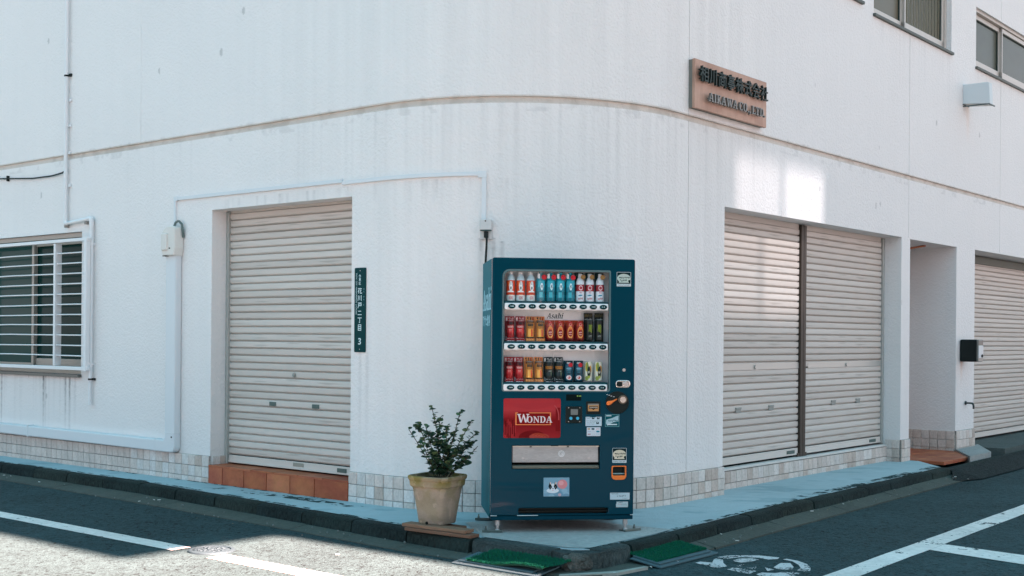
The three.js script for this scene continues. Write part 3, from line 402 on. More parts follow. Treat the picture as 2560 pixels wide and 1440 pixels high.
// ---- manhole cover
{
  const t = thing('manhole_cover', 'small round iron manhole cover between the two white road lines', 'manhole cover', W3(5.185, 6.90, 0.001), 0.4); const iron = mat(.062, .112, .132, .6, { metalness: .3, map: kerbT });
  mesh('rim', new THREE.LatheGeometry([[.128, 0], [.128, .010], [.132, .013], [.152, .012], [.158, .004], [.16, -.01]].map(([x, y]) => new THREE.Vector2(x, y)), 48), iron, t);
  mesh('lid', new THREE.LatheGeometry([[0, .007], [.100, .007], [.103, .011], [.112, .011], [.115, .006], [.124, .006], [.124, -.01]].map(([x, y]) => new THREE.Vector2(x, y)), 48), iron, t);
  const r = []; for (let i = 0; i < 16; i++) { const a = i / 16 * PI * 2; r.push(rbox(-.010, .010, .006, .0135, .074, .094, .003, 1).rotateY(a)); if (i % 2) r.push(rbox(-.008, .008, .006, .0135, .036, .062, .003, 1).rotateY(a)); } r.push(cyl(.016, .016, .007, 0, .006, 0, 16), new THREE.TorusGeometry(.025, .004, 6, 24).rotateX(PI / 2).translate(0, .009, 0)); mesh('relief', r, iron, t);
}
// ---- turf mats on their ramp plates
{
  const mRub = mat(.085, .145, .165, .7, { map: concT }), mBack = mat(.02, .06, .04, .9), mTurf = mat(.006, .135, .080, .8);
  function ramp(label, A, B, turn, w, d, tilt, y) { const o = thing('ramp_plate', label, 'ramp plate', W3(A, B, y), 0, 'ramp plates in the gutter'); o.rotation.order = 'YXZ'; o.rotation.set(tilt, turn, 0); mesh('plate', rbox(-w / 2, w / 2, -.012, 0, -d / 2, d / 2, .004), mRub, o); mesh('plate', rbox(-w / 2 + .03, w / 2 - .05, .001, .012, -d / 2, d / 2 - .03, .004), mRub, o); return o; }
  function mat_(label, A, B, turn, w, d, tilt, y, curl) {
    const o = thing('turf_mat', label, 'artificial turf mat', W3(A, B, y), 0, 'green turf mats by the kerb'); o.rotation.order = 'YXZ'; o.rotation.set(tilt, turn, 0);
    const lift = (x, z) => curl ? .012 * smooth(.0, .5, x / w + .2) * smooth(-.3, .5, z / d) + .010 * Math.sin(x * 9) * smooth(0, .5, z / d) : .003 * Math.sin(x * 7);
    const q = new Quads(), N = 16, S = (i, k) => { const x = -w / 2 + w * i / N, z = -d / 2 + d * k / 6; const sk = curl ? -.05 * (z / d) : .0; return V(x + sk, lift(x, z), z); };
    for (let i = 0; i < N; i++) for (let k = 0; k < 6; k++) q.flat(S(i, k + 1), S(i + 1, k + 1), S(i + 1, k), S(i, k), [0, 0], [1, 0], [1, 1], [0, 1]);
    for (let i = 0; i < N; i++) { const a = S(i, 6), b = S(i + 1, 6); q.flat(V(a.x, a.y - .009, a.z), V(b.x, b.y - .009, b.z), b, a, [0, 0], [1, 0], [1, 1], [0, 1]); }
    mesh('backing', q.geo(), mBack, o);
    const bl = new THREE.BufferGeometry(); bl.setAttribute('position', new THREE.Float32BufferAttribute([-.0016, 0, 0, .0016, 0, 0, .0008, .013, .004, -.0016, 0, 0, .0008, .013, .004, -.0008, .013, .004], 3)); bl.computeVertexNormals();
    const n = 9000, im = new THREE.InstancedMesh(bl, mTurf, n), m4 = new THREE.Matrix4(), e = new THREE.Euler(), c = new THREE.Color();
    for (let i = 0; i < n; i++) { const row = curl && i % 3 === 0, x = rr(-w / 2, w / 2), z = i % 9 === 0 ? d / 2 - rr(0, .012) : rr(-d / 2, d / 2); e.set(rr(-.5, .7), rr(0, 6.28), rr(-.4, .4)); m4.makeRotationFromEuler(e).scale(V(1, rr(.7, 1.25), 1)).setPosition(x + (curl ? -.05 * z / d : 0), lift(x, z), z); im.setMatrixAt(i, m4); im.setColorAt(i, c.setRGB(rr(.7, 1.4), rr(.75, 1.3), rr(.7, 1.3))); }
    im.name = 'turf'; im.userData.kind = 'stuff'; im.castShadow = im.receiveShadow = true; o.add(im); return o;
  }
  ramp('grey ramp plate under the curled turf mat left of the kerb corner', 6.035, 5.02, TH_L, .70, .24, .13, .026); ramp('grey layered ramp plate under the flat turf mat right of the kerb corner', 7.02, 4.37, TH_R, .72, .24, .13, .030);
  mat_('curled green artificial turf mat leaning on the left kerb below the vending machine', 6.06, 4.93, TH_L, .62, .23, .16, .058, true); mat_('flat green artificial turf mat on the right side of the kerb corner', 7.01, 4.42, TH_R, .62, .22, .13, .050, false);
}
// ---------------------------------------------------------------- vending machine
const font = await new FontLoader().loadAsync('fonts/droid/droid_serif_bold.typeface.json');
const VM = new THREE.Matrix4().makeRotationY(6.5 * PI / 180).setPosition(-0.1398, 0.12, -8.48), VT = 6.5 * PI / 180;
const vmP = (x, y, z) => V(x, y, z).applyMatrix4(VM);
const vm = thing('vending_machine', 'dark teal drinks vending machine standing at the rounded corner', 'vending machine', vmP(0, 0, 0), VT);
const STROKES = {
  花: [[5,20,95,20],[32,5,32,32],[68,5,68,32],[35,35,8,65],[24,52,24,98],[85,45,55,65],[58,35,58,88,64,95,92,95,92,80]], 川: [[18,8,18,60,8,95],[50,12,50,85],[84,5,84,98]], 戸: [[8,10,92,10],[22,28,85,28,85,55,22,55],[22,28,22,60,8,97]],
  二: [[18,25,82,25],[5,82,95,82]], 丁: [[5,14,95,14],[52,14,52,90,35,90]], 目: [[20,5,80,5,80,96,20,96,20,5],[20,35,80,35],[20,65,80,65]], 台: [[45,5,15,38,85,35],[65,20,88,42],[20,55,80,55,80,95,20,95,20,55]],
  東: [[10,18,90,18],[50,2,50,98],[22,32,78,32,78,65,22,65,22,32],[22,48,78,48],[48,66,10,92],[52,66,92,92]], 区: [[92,8,12,8,12,94,95,94],[72,22,28,78],[30,28,78,80]],
  相: [[5,28,48,28],[27,5,27,97],[26,30,6,65],[28,35,46,58],[56,12,92,12,92,92,56,92,56,12],[56,38,92,38],[56,65,92,65]], 商: [[50,2,50,14],[8,16,92,16],[35,20,40,32],[65,20,60,32],[12,97,12,36,88,36,88,97],[42,40,30,56],[58,40,70,56],[34,64,66,64,66,86,34,86,34,64]],
  事: [[8,14,92,14],[50,2,50,97,36,92],[24,24,76,24,76,40,24,40,24,24],[18,52,80,52,80,80],[5,66,95,66],[18,80,80,80]], 株: [[5,28,42,28],[24,5,24,97],[23,32,5,62],[26,36,42,58],[60,8,50,34],[55,24,92,24],[46,48,97,48],[72,4,72,97],[70,50,46,84],[74,50,97,82]],
  式: [[5,26,95,26],[62,4,66,50,80,88,92,94,95,78],[78,6,90,18],[12,50,54,50],[33,50,33,86],[6,92,58,82]], 会: [[50,3,6,42],[50,3,95,42],[32,40,68,40],[12,58,88,58],[42,58,20,92,78,88],[64,72,86,97]], 社: [[22,4,30,14],[6,24,42,24,8,66],[26,44,26,97],[32,46,46,60],[56,40,94,40],[75,8,75,92],[50,92,98,92]],
  ア: [[8,14,90,14,60,42],[50,28,45,65,18,95]], サ: [[5,32,95,32],[30,8,30,60],[70,6,70,55,40,96]], ヒ: [[20,8,20,85,90,85],[22,48,82,34]], 飲: [[28,3,4,36],[28,6,50,28],[14,38,42,38,42,66,14,66,14,38],[14,66,14,95,44,84],[62,5,52,40],[58,26,94,26,88,44],[74,44,70,66,50,97],[72,60,97,97]], 料: [[24,4,24,97],[5,40,46,40],[8,14,14,30],[42,12,36,30],[22,44,6,72],[27,44,44,64],[62,18,70,28],[58,42,68,52],[84,4,84,97],[52,72,98,62]],
  は: [[18,6,12,50,18,94],[38,30,94,30],[66,6,66,84,50,92,42,80,60,72,92,92]], な: [[10,26,60,26],[40,6,12,62],[72,22,92,40],[66,46,66,84,48,92,40,80,92,92]], か: [[10,30,66,30,58,80,42,88],[40,6,12,92],[76,24,94,52]], わ: [[26,5,26,95],[8,30,30,30,8,78],[28,60,60,36,88,48,84,80,60,92]], ど: [[28,8,36,42],[78,30,22,62,30,90,84,90],[74,6,82,18],[88,4,94,14]],
  朝: [[5,14,45,14],[25,3,25,26],[10,28,40,28,40,58,10,58,10,28],[10,43,40,43],[4,74,46,74],[25,58,25,98],[58,8,56,60,48,96],[58,8,92,8,92,94],[58,36,92,36],[58,62,92,62]], ワ: [[12,40,12,14,88,14,80,55,40,96]], ン: [[12,16,34,32],[10,90,60,70,92,22]], ダ: [[35,5,8,45],[32,20,75,20,60,60,20,97],[28,42,62,62],[82,4,88,16]], 水: [[50,4,50,95,38,88],[12,32,38,34,10,82],[85,20,58,45],[54,42,92,88]], 茶: [[5,20,95,20],[32,5,32,30],[68,5,68,30],[50,26,6,58],[50,26,95,58],[20,64,80,64],[50,44,50,97],[34,72,18,88],[66,72,82,88]],
};
function glyph(g, ch, x, y, w, h, lw, color) { g.strokeStyle = color; g.lineWidth = lw; g.lineCap = 'butt'; g.lineJoin = 'miter'; for (const s of STROKES[ch] ?? []) { g.beginPath(); for (let i = 0; i < s.length; i += 2) { const px = x + s[i] / 100 * w, py = y + s[i + 1] / 100 * h; i ? g.lineTo(px, py) : g.moveTo(px, py); } g.stroke(); } }
function slanted(g, text, x, y, size, color, skew = -0.28, sx = .8) { g.save(); g.translate(x, y); g.transform(sx, 0, skew * sx, 1, 0, 0); g.fillStyle = color; g.font = 'bold ' + size + 'px serif'; g.lineWidth = size * .05; g.strokeStyle = color; g.fillText(text, 0, 0); g.strokeText(text, 0, 0); g.restore(); }
{
  const M = 0.35;
  const mDoor = mat(.0005, .040, .062, .24, { specularIntensity: .14, clearcoat: .07, clearcoatRoughness: .04 }), mSide = mat(.001, .125, .160, .5, { specularIntensity: .1 }), mBase = mat(.001, .034, .054, .5, { specularIntensity: .1 }), mIn = mat(.94, .95, .96, .55), mRailW = mat(.80, .80, .80, .4);
  // cabinet
  mesh('cabinet', [box(0, .02, .10, 1.886, -.70, -.088), box(.98, 1, .10, 1.886, -.70, -.088), box(.02, .98, 1.866, 1.886, -.70, -.088), box(.02, .98, .10, .13, -.70, -.088), box(.02, .98, .13, 1.866, -.70, -.68)], mSide, vm);
  mesh('door_seam', [box(.004, .016, .10, 1.88, -.0885, -.070), box(.984, .996, .10, 1.88, -.0885, -.07)], mDarkGap, vm);
  mesh('base', [rbox(.004, .996, .087, .117, -.68, -.004, .006), box(.03, .97, .125, .30, -.30, -.29)], mBase, vm);
  // door with its openings
  const d = rrect(.002, .120, .998, 1.892, [.012, .012, .018, .018]);
  d.holes.push(rrect(.074, .972, .826, 1.812, [.02, .02, .012, .055], new THREE.Path()), rrect(.147, .438, .760, .600, .006, new THREE.Path()), rrect(.845, .365, .943, .457, [.03, .03, .008, .008], new THREE.Path()), rrect(.195, .130, .820, .170, .012, new THREE.Path()));
  { const ridge = (x, y, cx, cy, lx, ly, tilt) => { const q = (y - cy - tilt * (x - cx)) / ly, p = (x - cx) / lx; return Math.exp(-q * q) * Math.exp(-p * p * p * p); };
    mDoor.bumpMap = tex(512, 1024, (u, v) => { const x = u, y = v * 2; return .35 + (fbm(u, v, 3, 5, 3, 611) - .5) * .35 + .38 * ridge(x, y, .27, .315, .30, .022, -.03) + .34 * ridge(x, y, .90, .640, .12, .03, .25) - .2 * ridge(x, y, .02, .80, .03, .4, 0); }, { rep: [1, 1 / 2] }); mDoor.bumpScale = .008; }
  mesh('door', plate(d, .082, .006, -.080, 10), mDoor, vm);
  mesh('display_back', [box(.05, .85, .95, 1.83, -.134, -.124)], mIn, vm);
  mesh('window_trim', plate((() => { const s = rrect(.070, .968, .830, 1.816, [.02, .02, .012, .058]); s.holes.push(rrect(.082, .980, .818, 1.800, [.02, .02, .01, .05], new THREE.Path())); return s; })(), .012, .003, -.013), mat(.10, .17, .18, .3), vm);
  const glass = new THREE.MeshPhysicalMaterial({ color: 0xffffff, transmission: 1, thickness: 0, roughness: .02, ior: 1.45 });
  mesh('display_window', new THREE.ShapeGeometry(rrect(.072, .970, .828, 1.814, [.02, .02, .012, .056])).translate(0, 0, -.018), glass, vm);
  // shelves, price rails, buttons
  const btT = canvasTex(256, 64, (g, w, h) => { ['100', '120', '150', '1 0'].forEach((t, i) => { g.fillStyle = '#0a3437'; g.fillRect(i * 64, 0, 64, 64); g.fillStyle = '#d9e2e2'; g.font = 'bold 20px sans-serif'; g.fillText(t, i * 64 + 18, 38); g.fillStyle = '#1a5560'; g.beginPath(); g.ellipse(i * 64 + 14, 32, 6, 11, 0, 0, 7); g.fill(); }); });
  const mBt = mat(1, 1, 1, .25, { map: btT }), mBtSide = mat(.01, .05, .055, .3);
  const btG = [0, 1, 2, 3].map((k) => { const c = new THREE.CylinderGeometry(1, 1, 1, 24, 1, true).rotateX(PI / 2).scale(.026, .0165, .006).translate(0, 0, .003), f = new THREE.CircleGeometry(1, 24).scale(.026, .0165, 1).translate(0, 0, .006); const u = f.attributes.uv; for (let i = 0; i < u.count; i++) u.setX(i, (u.getX(i) + k) / 4); const cu = c.attributes.uv; for (let i = 0; i < cu.count; i++) cu.setXY(i, .01, .02); return merged([c, f]); });
  const rails = [[1.558, 0], [1.281, -.002], [1.000, -.004]];
  for (const [y, dx] of rails) {
    mesh('price_rail', rbox(.088 + dx, .812 + dx, y - .0235, y + .0235, -.016, .004, .009), mRailW, vm);
    for (let i = 0; i < 10; i++) mesh('button', btG[(i * 3 + (i >> 1)) % 4], mBt, vm).position.set(.1365 + dx + i * .0709, y, .0036);
    mesh('shelf', box(.085, .815, y - .015, y + .036, -.122, -.026), mat(.01, .075, .09, .6), vm);
  }
  // stickers and printed panels, one sheet of print
  const SH = document.createElement('canvas'); SH.width = SH.height = 1024; const sg = SH.getContext('2d'); sg.fillStyle = '#c9d2d6'; sg.fillRect(0, 0, 1024, 1024); let cell = 0; const queue = [];
  function print(name, x0, y0, x1, y1, draw, z = .0012, label, r = .004, side) {
    const cx = (cell % 4) * 256, cy = Math.floor(cell / 4) * 256; cell++; sg.save(); sg.beginPath(); sg.rect(cx, cy, 256, 256); sg.clip(); sg.translate(cx, cy); draw(sg, 256, 256); sg.restore();
    const g = plate(rrect(0, 0, x1 - x0, y1 - y0, r), .001, 0), u = g.attributes.uv, p = g.attributes.position; for (let i = 0; i < u.count; i++) u.setXY(i, (cx + 2 + clamp(p.getX(i) / (x1 - x0)) * 252) / 1024, 1 - (cy + 2 + (1 - clamp(p.getY(i) / (y1 - y0))) * 252) / 1024);
    queue.push([name, g, x0, y0, z, label, side]);
  }
  const fill = (g, c) => { g.fillStyle = c; g.fillRect(0, 0, 256, 256); }, bar = (g, c, x, y, w, h) => { g.fillStyle = c; g.fillRect(x, y, w, h); }, dot = (g, c, x, y, rx, ry = rx) => { g.fillStyle = c; g.beginPath(); g.ellipse(x, y, rx, ry, 0, 0, 7); g.fill(); };
  const fuzz = (g, c, x, y, w, h, n, s) => { g.fillStyle = c; for (let i = 0; i < n; i++) { const k = hash(i, n, s), q = hash(i, n, s + 1); g.fillRect(x + w * (i + .15 * k) / n, y + h * .3 * q, w / n * (.45 + .35 * k), h * (.5 + .3 * q)); } };
  print('poster', .086, .653, .482, .925, (g) => { fill(g, '#8e1d22'); const gr = g.createLinearGradient(0, 0, 0, 256); gr.addColorStop(0, '#a62c31'); gr.addColorStop(.3, '#b0383c'); gr.addColorStop(.55, '#7d1419'); gr.addColorStop(1, '#96262a'); g.fillStyle = gr; g.fillRect(0, 0, 256, 256); dot(g, '#a93338', 128, 20, 100, 50); dot(g, '#6d0f14', 130, 250, 60, 44); dot(g, '#a34038', 160, 246, 44, 22); for (let i = 0; i < 9; i++) { g.strokeStyle = i % 2 ? '#b0472c' : '#8f2a22'; g.lineWidth = 3; g.beginPath(); g.ellipse(160 + i * 3, 250, 40 - i * 4, 26 - i * 2, .3, 3.3, 6); g.stroke(); } for (let i = 0; i < 14; i++) bar(g, i % 2 ? '#9c2a2e' : '#5c0d11', i * 4, 130 + (i * 37) % 60, 5, 90); bar(g, '#7a1418', 232, 60, 20, 150); g.strokeStyle = '#b04a4c'; g.lineWidth = 5; g.beginPath(); g.moveTo(226, 46); g.quadraticCurveTo(248, 70, 246, 140); g.stroke();
    bar(g, '#7c1216', 56, 94, 152, 76); g.strokeStyle = '#e88d52'; g.lineWidth = 5; g.strokeRect(57, 94, 152, 75); bar(g, '#8a171b', 66, 88, 48, 14); g.fillStyle = '#d9d4d6'; g.save(); g.translate(62, 156); g.scale(.66, 1); g.font = 'bold 76px serif'; g.fillText('W', 0, 0); g.font = 'bold 56px serif'; g.fillText('ONDA', 62, 0); g.restore(); }, .0014, 'red lit poster panel reading WONDA', .014);
  const notice = (g, paper) => { fill(g, '#c3d2d6'); bar(g, '#10292b', 8, 8, 240, 200); dot(g, paper, 128, 110, 118, 76); bar(g, paper, 40, 110, 180, 80); fuzz(g, '#0d2226', 44, 84, 196, 34, 16, 5); fuzz(g, '#27363a', 60, 130, 130, 40, 5, 9); dot(g, '#0e2a26', 222, 160, 15, 22); bar(g, '#0c2324', 20, 190, 216, 16); fuzz(g, '#8c9598', 20, 218, 216, 26, 9, 12); };
  print('sticker', .868, 1.704, .968, 1.803, (g) => notice(g, '#b9c6bd'), .0012, 'pale notice sticker at the top right'); print('sticker', .847, .480, .947, .583, (g) => notice(g, '#d8cdb6'), .0012, 'cream notice sticker above the coin return');
  print('sticker', .657, .735, .770, .799, (g) => { fill(g, '#bccfd8'); bar(g, '#0a6f82', 70, 0, 100, 14); for (const [x, y] of [[100, 8], [180, 12], [170, 140]]) { bar(g, '#0c2a31', x, y, 40, 56); bar(g, '#c5d5dc', x + 12, y + 10, 18, 16); } fuzz(g, '#6d7f88', 12, 24, 70, 26, 6, 3); fuzz(g, '#6d7f88', 12, 104, 230, 24, 13, 4); fuzz(g, '#7d8c94', 24, 150, 120, 20, 8, 6); fuzz(g, '#7d8c94', 24, 190, 110, 20, 8, 8); });
  print('sticker', .666, .666, .762, .727, (g) => { fill(g, '#c6d2da'); dot(g, '#c08b3e', 40, 50, 22, 28); dot(g, '#c6d2da', 40, 50, 10, 14); dot(g, '#0f3f48', 116, 52, 30, 24); fuzz(g, '#c58f8d', 176, 34, 60, 36, 4, 3); fuzz(g, '#8090b0', 16, 112, 62, 30, 4, 5); fuzz(g, '#a0a4a8', 94, 124, 60, 12, 6, 5); dot(g, '#0f7f95', 206, 126, 32, 24); bar(g, '#a23a38', 18, 190, 56, 22); fuzz(g, '#9aa6aa', 96, 192, 60, 14, 6, 7); fuzz(g, '#6f93a8', 176, 186, 62, 30, 5, 8); });
  print('sticker', .794, .730, .894, .816, (g) => { fill(g, '#04525a'); g.strokeStyle = '#7fb3b8'; g.lineWidth = 6; g.strokeRect(6, 6, 244, 244); g.fillStyle = '#a9c4cc'; g.beginPath(); g.moveTo(24, 110); g.lineTo(120, 80); g.lineTo(200, 40); g.lineTo(240, 24); g.lineTo(236, 150); g.lineTo(150, 160); g.lineTo(40, 230); g.lineTo(16, 180); g.fill(); fuzz(g, '#04525a', 60, 110, 170, 40, 8, 3); bar(g, '#d5e3e6', 22, 22, 90, 18); bar(g, '#d5e3e6', 44, 196, 170, 22); });
  print('sticker', .367, .250, .547, .380, (g) => { fill(g, '#7da4b8'); for (let i = 0; i < 12; i++) dot(g, i % 2 ? '#8fb3c4' : '#6f97ad', hash(i, 1, 1) * 256, 170 + hash(i, 2, 1) * 90, 30, 26); dot(g, '#d6dfe6', 92, 176, 60, 34); dot(g, '#d6dfe6', 96, 130, 34, 48); for (const x of [64, 116]) { g.fillStyle = '#101c20'; g.beginPath(); g.moveTo(x, 60); g.lineTo(x + 22, 130); g.lineTo(x + 2, 166); g.lineTo(x - 14, 120); g.fill(); dot(g, '#e9c9b8', x + 6, 78, 6, 16); dot(g, '#d6dfe6', x + 4, 130, 3); } dot(g, '#101c20', 94, 148, 7, 5); dot(g, '#c87f83', 94, 170, 6, 5); dot(g, '#d58a8e', 186, 92, 48, 62); dot(g, '#e0a4a5', 174, 76, 24, 30); dot(g, '#c9a9b0', 160, 232, 16, 20); }, .0012, 'sticker of a black and white puppy with a pink bubble');
  print('sticker', .833, .225, .971, .273, (g) => { fill(g, '#bccfd6'); fuzz(g, '#1b4750', 18, 26, 90, 34, 7, 3); fuzz(g, '#50656c', 92, 100, 120, 44, 6, 4); fuzz(g, '#7e9096', 160, 190, 70, 30, 4, 5); }); print('sticker', .875, .172, .960, .211, (g) => { fill(g, '#b4c4c8'); fuzz(g, '#0c4a4e', 40, 10, 110, 40, 6, 3); fuzz(g, '#b89a98', 40, 90, 90, 60, 4, 4); fuzz(g, '#8ea4aa', 120, 80, 110, 100, 5, 5); bar(g, '#04303f', 0, 0, 14, 90); });
  print('indicator', .519, .910, .625, .954, (g) => { fill(g, '#031415'); g.fillStyle = '#a8d66a'; g.font = 'bold 60px sans-serif'; g.fillText('EO', 178, 90); }, .0016, 'small dark price display with green digits');
  print('banknote_label', .672, .838, .748, .890, (g) => { fill(g, '#b98a5c'); bar(g, '#8f8a80', 0, 0, 256, 54); bar(g, '#20140c', 24, 90, 208, 80); g.fillStyle = '#d9cfc0'; g.font = 'bold 58px sans-serif'; g.fillText('1000YEN', 30, 152, 196); g.fillStyle = '#20140c'; g.beginPath(); g.moveTo(90, 170); g.lineTo(170, 170); g.lineTo(130, 214); g.fill(); }, .0075);
  const shear = (k) => new THREE.Matrix4().set(1, k, 0, 0, 0, 1, 0, 0, 0, 0, 1, 0, 0, 0, 0, 1), word = (t, size, sx, k) => new TextGeometry(t, { font, size, depth: .0008, curveSegments: 5, bevelEnabled: false }).scale(sx, 1, 1).applyMatrix4(shear(k));
  mesh('lettering', word('Asahi', .036, .80, .25).translate(.397, 1.479, -.1235), mat(.002, .035, .045, .5, { specularIntensity: .1 }), vm).userData.label = 'dark slanted maker name on the display back';
  { const mL = mat(.30, .56, .64, .5), a = mesh('lettering', word('Asahi', .150, 1.05, .16), mL, vm), ks = []; a.rotation.y = -PI / 2; a.position.set(-.0005, 1.535, -.665);
    ['ア', 'サ', 'ヒ', '飲', '料'].forEach((c, n) => { for (const q of STROKES[c]) for (let k = 0; k + 3 < q.length; k += 2) { const ax = q[k] / 100 * .085, ay = (1 - q[k + 1] / 100) * .075, bx = q[k + 2] / 100 * .085, by = (1 - q[k + 3] / 100) * .075; ks.push(new THREE.BoxGeometry(Math.hypot(bx - ax, by - ay) + .006, .011, .0008).rotateZ(Math.atan2(by - ay, bx - ax)).translate(n * .108 + (ax + bx) / 2, (ay + by) / 2, .0002 * (k % 3))); } });
    const b = mesh('lettering', ks, mL, vm); b.rotation.y = -PI / 2; b.position.set(-.0005, 1.425, -.655); }
  const shT = new THREE.CanvasTexture(SH); shT.colorSpace = THREE.SRGBColorSpace; const mPrint = mat(.92, .92, .92, .5, { map: shT, specularIntensity: .12 });
  for (const [name, g, x, y, z, label, side] of queue) { const m = mesh(name, g, mPrint, vm); if (side) { m.rotation.y = -PI / 2; m.position.set(-.0012, y, -.66); m.scale.set(1.15, 1, 1); } else m.position.set(x, y, z); if (label) m.userData.label = label; }
  // coin gear, slots, lock
  const mBlk = mat(.006, .014, .014, .3), mOr = mat(.85, .20, .045, .4), mBlue = mat(.06, .42, .62, .4), mChrome = mat(.78, .77, .74, .18, { metalness: 1 });
  mesh('coin_slot_panel', plate((() => { const s = new THREE.Shape(); s.absellipse(.878, .898, .082, .078, 0, PI * 2); return s; })(), .010, .003, -.002, 20), mBlk, vm);
  mesh('coin_return_lever', plate((() => { const s = new THREE.Shape(); s.moveTo(.800, .888); s.quadraticCurveTo(.798, .905, .815, .909); s.lineTo(.842, .913); s.lineTo(.874, .926); s.lineTo(.876, .920); s.lineTo(.846, .900); s.quadraticCurveTo(.836, .884, .815, .880); s.quadraticCurveTo(.802, .879, .800, .888); return s; })(), .012, .003, .006), mOr, vm);
  mesh('coin_slot', [cyl(.030, .030, .006, 0, 0, 0, 24).rotateX(PI / 2).translate(.914, .919, .014), new THREE.TorusGeometry(.028, .004, 8, 28).translate(.914, .919, .0165)], mat(.15, .12, .09, .3, { metalness: .6 }), vm);
  mesh('coin_slot', [cyl(.021, .021, .008, 0, 0, 0, 24).rotateX(PI / 2).translate(.914, .919, .018), box(.898, .93, .9175, .9205, .0185, .0235)], mChrome, vm);
  mesh('lettering', [.80, .815, .83, .848].map((x, i) => box(x, x + .010, .952 - i * .005, .955 - i * .005, .0079, .0084)), mRailW, vm);
  mesh('payment_reader', [rbox(.517, .632, .755, .871, -.002, .006, .004)], mBlk, vm); mesh('reader_screen', rbox(.552, .602, .812, .852, .004, .0075, .002), mat(.17, .18, .17, .25), vm);
  for (const x of [.553, .600]) mesh('reader_button', cyl(.0105, .0105, .006, 0, 0, 0, 18).rotateX(PI / 2).translate(x, .789, .0065), mBlue, vm);
  mesh('screw', [[.537, .862], [.615, .862], [.537, .766], [.615, .766]].map(([x, y]) => cyl(.003, .003, .003, 0, 0, 0, 8).rotateX(PI / 2).translate(x, y, .0065)), mSteel, vm);
  mesh('banknote_slot', rbox(.660, .760, .818, .906, -.002, .0065, .006), mBlk, vm);
  mesh('keyhole', [cyl(.011, .011, .004, 0, 0, 0, 18).rotateX(PI / 2).translate(.924, 1.124, .001)], mSteel, vm);
  mesh('door_lock', plate(rrect(.866, .999, .968, 1.054, .026), .010, .004, -.002), mChrome, vm); mesh('door_lock', [plate(rrect(.872, 1.010, .912, 1.043, .014), .004, .001, .007), box(.925, .935, 1.015, 1.038, .0085, .012)], mBlk, vm); mesh('handle', cyl(.019, .017, .012, 0, 0, 0, 20).rotateX(PI / 2).translate(.936, 1.026, .008), mSteel, vm);
  // dispensing flap
  mesh('outlet_recess', [box(.13, .78, .42, .62, -.19, -.18), box(.13, .78, .42, .430, -.19, -.04)], mat(.02, .022, .02, .6), vm);
  mesh('outlet_flap', [new RoundedBoxGeometry(.600, .110, .006, 2, .002).rotateX(-.10).translate(.4535, .537, -.030)], mat(.66, .66, .65, .30, { metalness: .85, map: concT }), vm);
  mesh('outlet_flap', [box(.152, .755, .590, .597, -.034, -.012)], mat(.70, .66, .58, .4, { metalness: .4 }), vm); mesh('outlet_ledge', [rbox(.150, .757, .438, .463, -.10, -.012, .006)], mat(.13, .14, .115, .45, { metalness: .3 }), vm);
  mesh('hand_symbol', [new THREE.TorusGeometry(.020, .0022, 6, 26).translate(.494, .542, -.0245), new THREE.TorusGeometry(.013, .0018, 6, 22).translate(.494, .542, -.0245), box(.4925, .4955, .534, .550, -.0255, -.0235), box(.500, .503, .532, .546, -.0255, -.0235)], mat(.85, .86, .86, .5), vm);
  mesh('hinge', [box(.27, .285, .588, .594, -.03, -.010), box(.42, .47, .596, .601, -.03, -.008), box(.53, .545, .588, .594, -.03, -.010)], mDarkGap, vm);
  for (const x of [.225, .685]) mesh('rivet', cyl(.010, .008, .004, 0, 0, 0, 16).rotateX(PI / 2).translate(x, .512, -.0275), mSteel, vm);
  mesh('coin_return', [plate((() => { const s = rrect(.842, .362, .946, .460, [.032, .032, .01, .01]); s.holes.push(rrect(.851, .392, .937, .452, [.006, .006, .006, .006], new THREE.Path())); return s; })(), .014, .003, -.008)], mOr, vm);
  mesh('coin_cup', [box(.84, .95, .36, .46, -.06, -.055), box(.935, .94, .39, .455, -.055, -.008), box(.852, .937, .388, .394, -.055, -.008)], mat(.02, .035, .033, .4), vm); mesh('coin_cup', box(.848, .94, .40, .407, -.03, -.012), mat(.25, .4, .42, .3), vm);
  mesh('vent', [box(.18, .83, .12, .18, -.05, -.045), box(.195, .82, .146, .151, -.045, -.012)], mBlk, vm);
  for (const [a, b] of [[.002, .045], [.186, .33], [.975, .998]]) mesh('base_trim', box(a, b, .118, .1218, -.006, .0035), mat(.55, .62, .64, .4), vm);
  for (const [x, z] of [[.055, -.045], [.950, -.045], [.055, -.62], [.950, -.62]]) {
    const l = new THREE.Group(); l.name = 'leg'; vm.add(l); l.position.set(x, 0, z);
    mesh('post', [cyl(.017, .017, .042, 0, .048, 0, 14), cyl(.0095, .0095, .05, 0, .012, 0, 12), cyl(.020, .014, .012, 0, .010, 0, 14)], mSteelDull, l);
    const t = x < .5 ? -.42 : .42; const fp = mesh('foot_plate', [rbox(-.07, .07, .0045, .011, -.035, .035, .002), rbox(-.07, .07, .0045, .020, .028, .036, .002), cyl(.010, .010, .014, x < .5 ? -.045 : .045, .011, -.01, 6), cyl(.005, .005, .03, x < .5 ? -.045 : .045, .011, -.01, 8)], mat(.16, .20, .19, .35, { metalness: .9 }), l); fp.position.x = x < .5 ? -.035 : .035; fp.rotation.y = x < .5 ? -.12 : .45;
  }
}

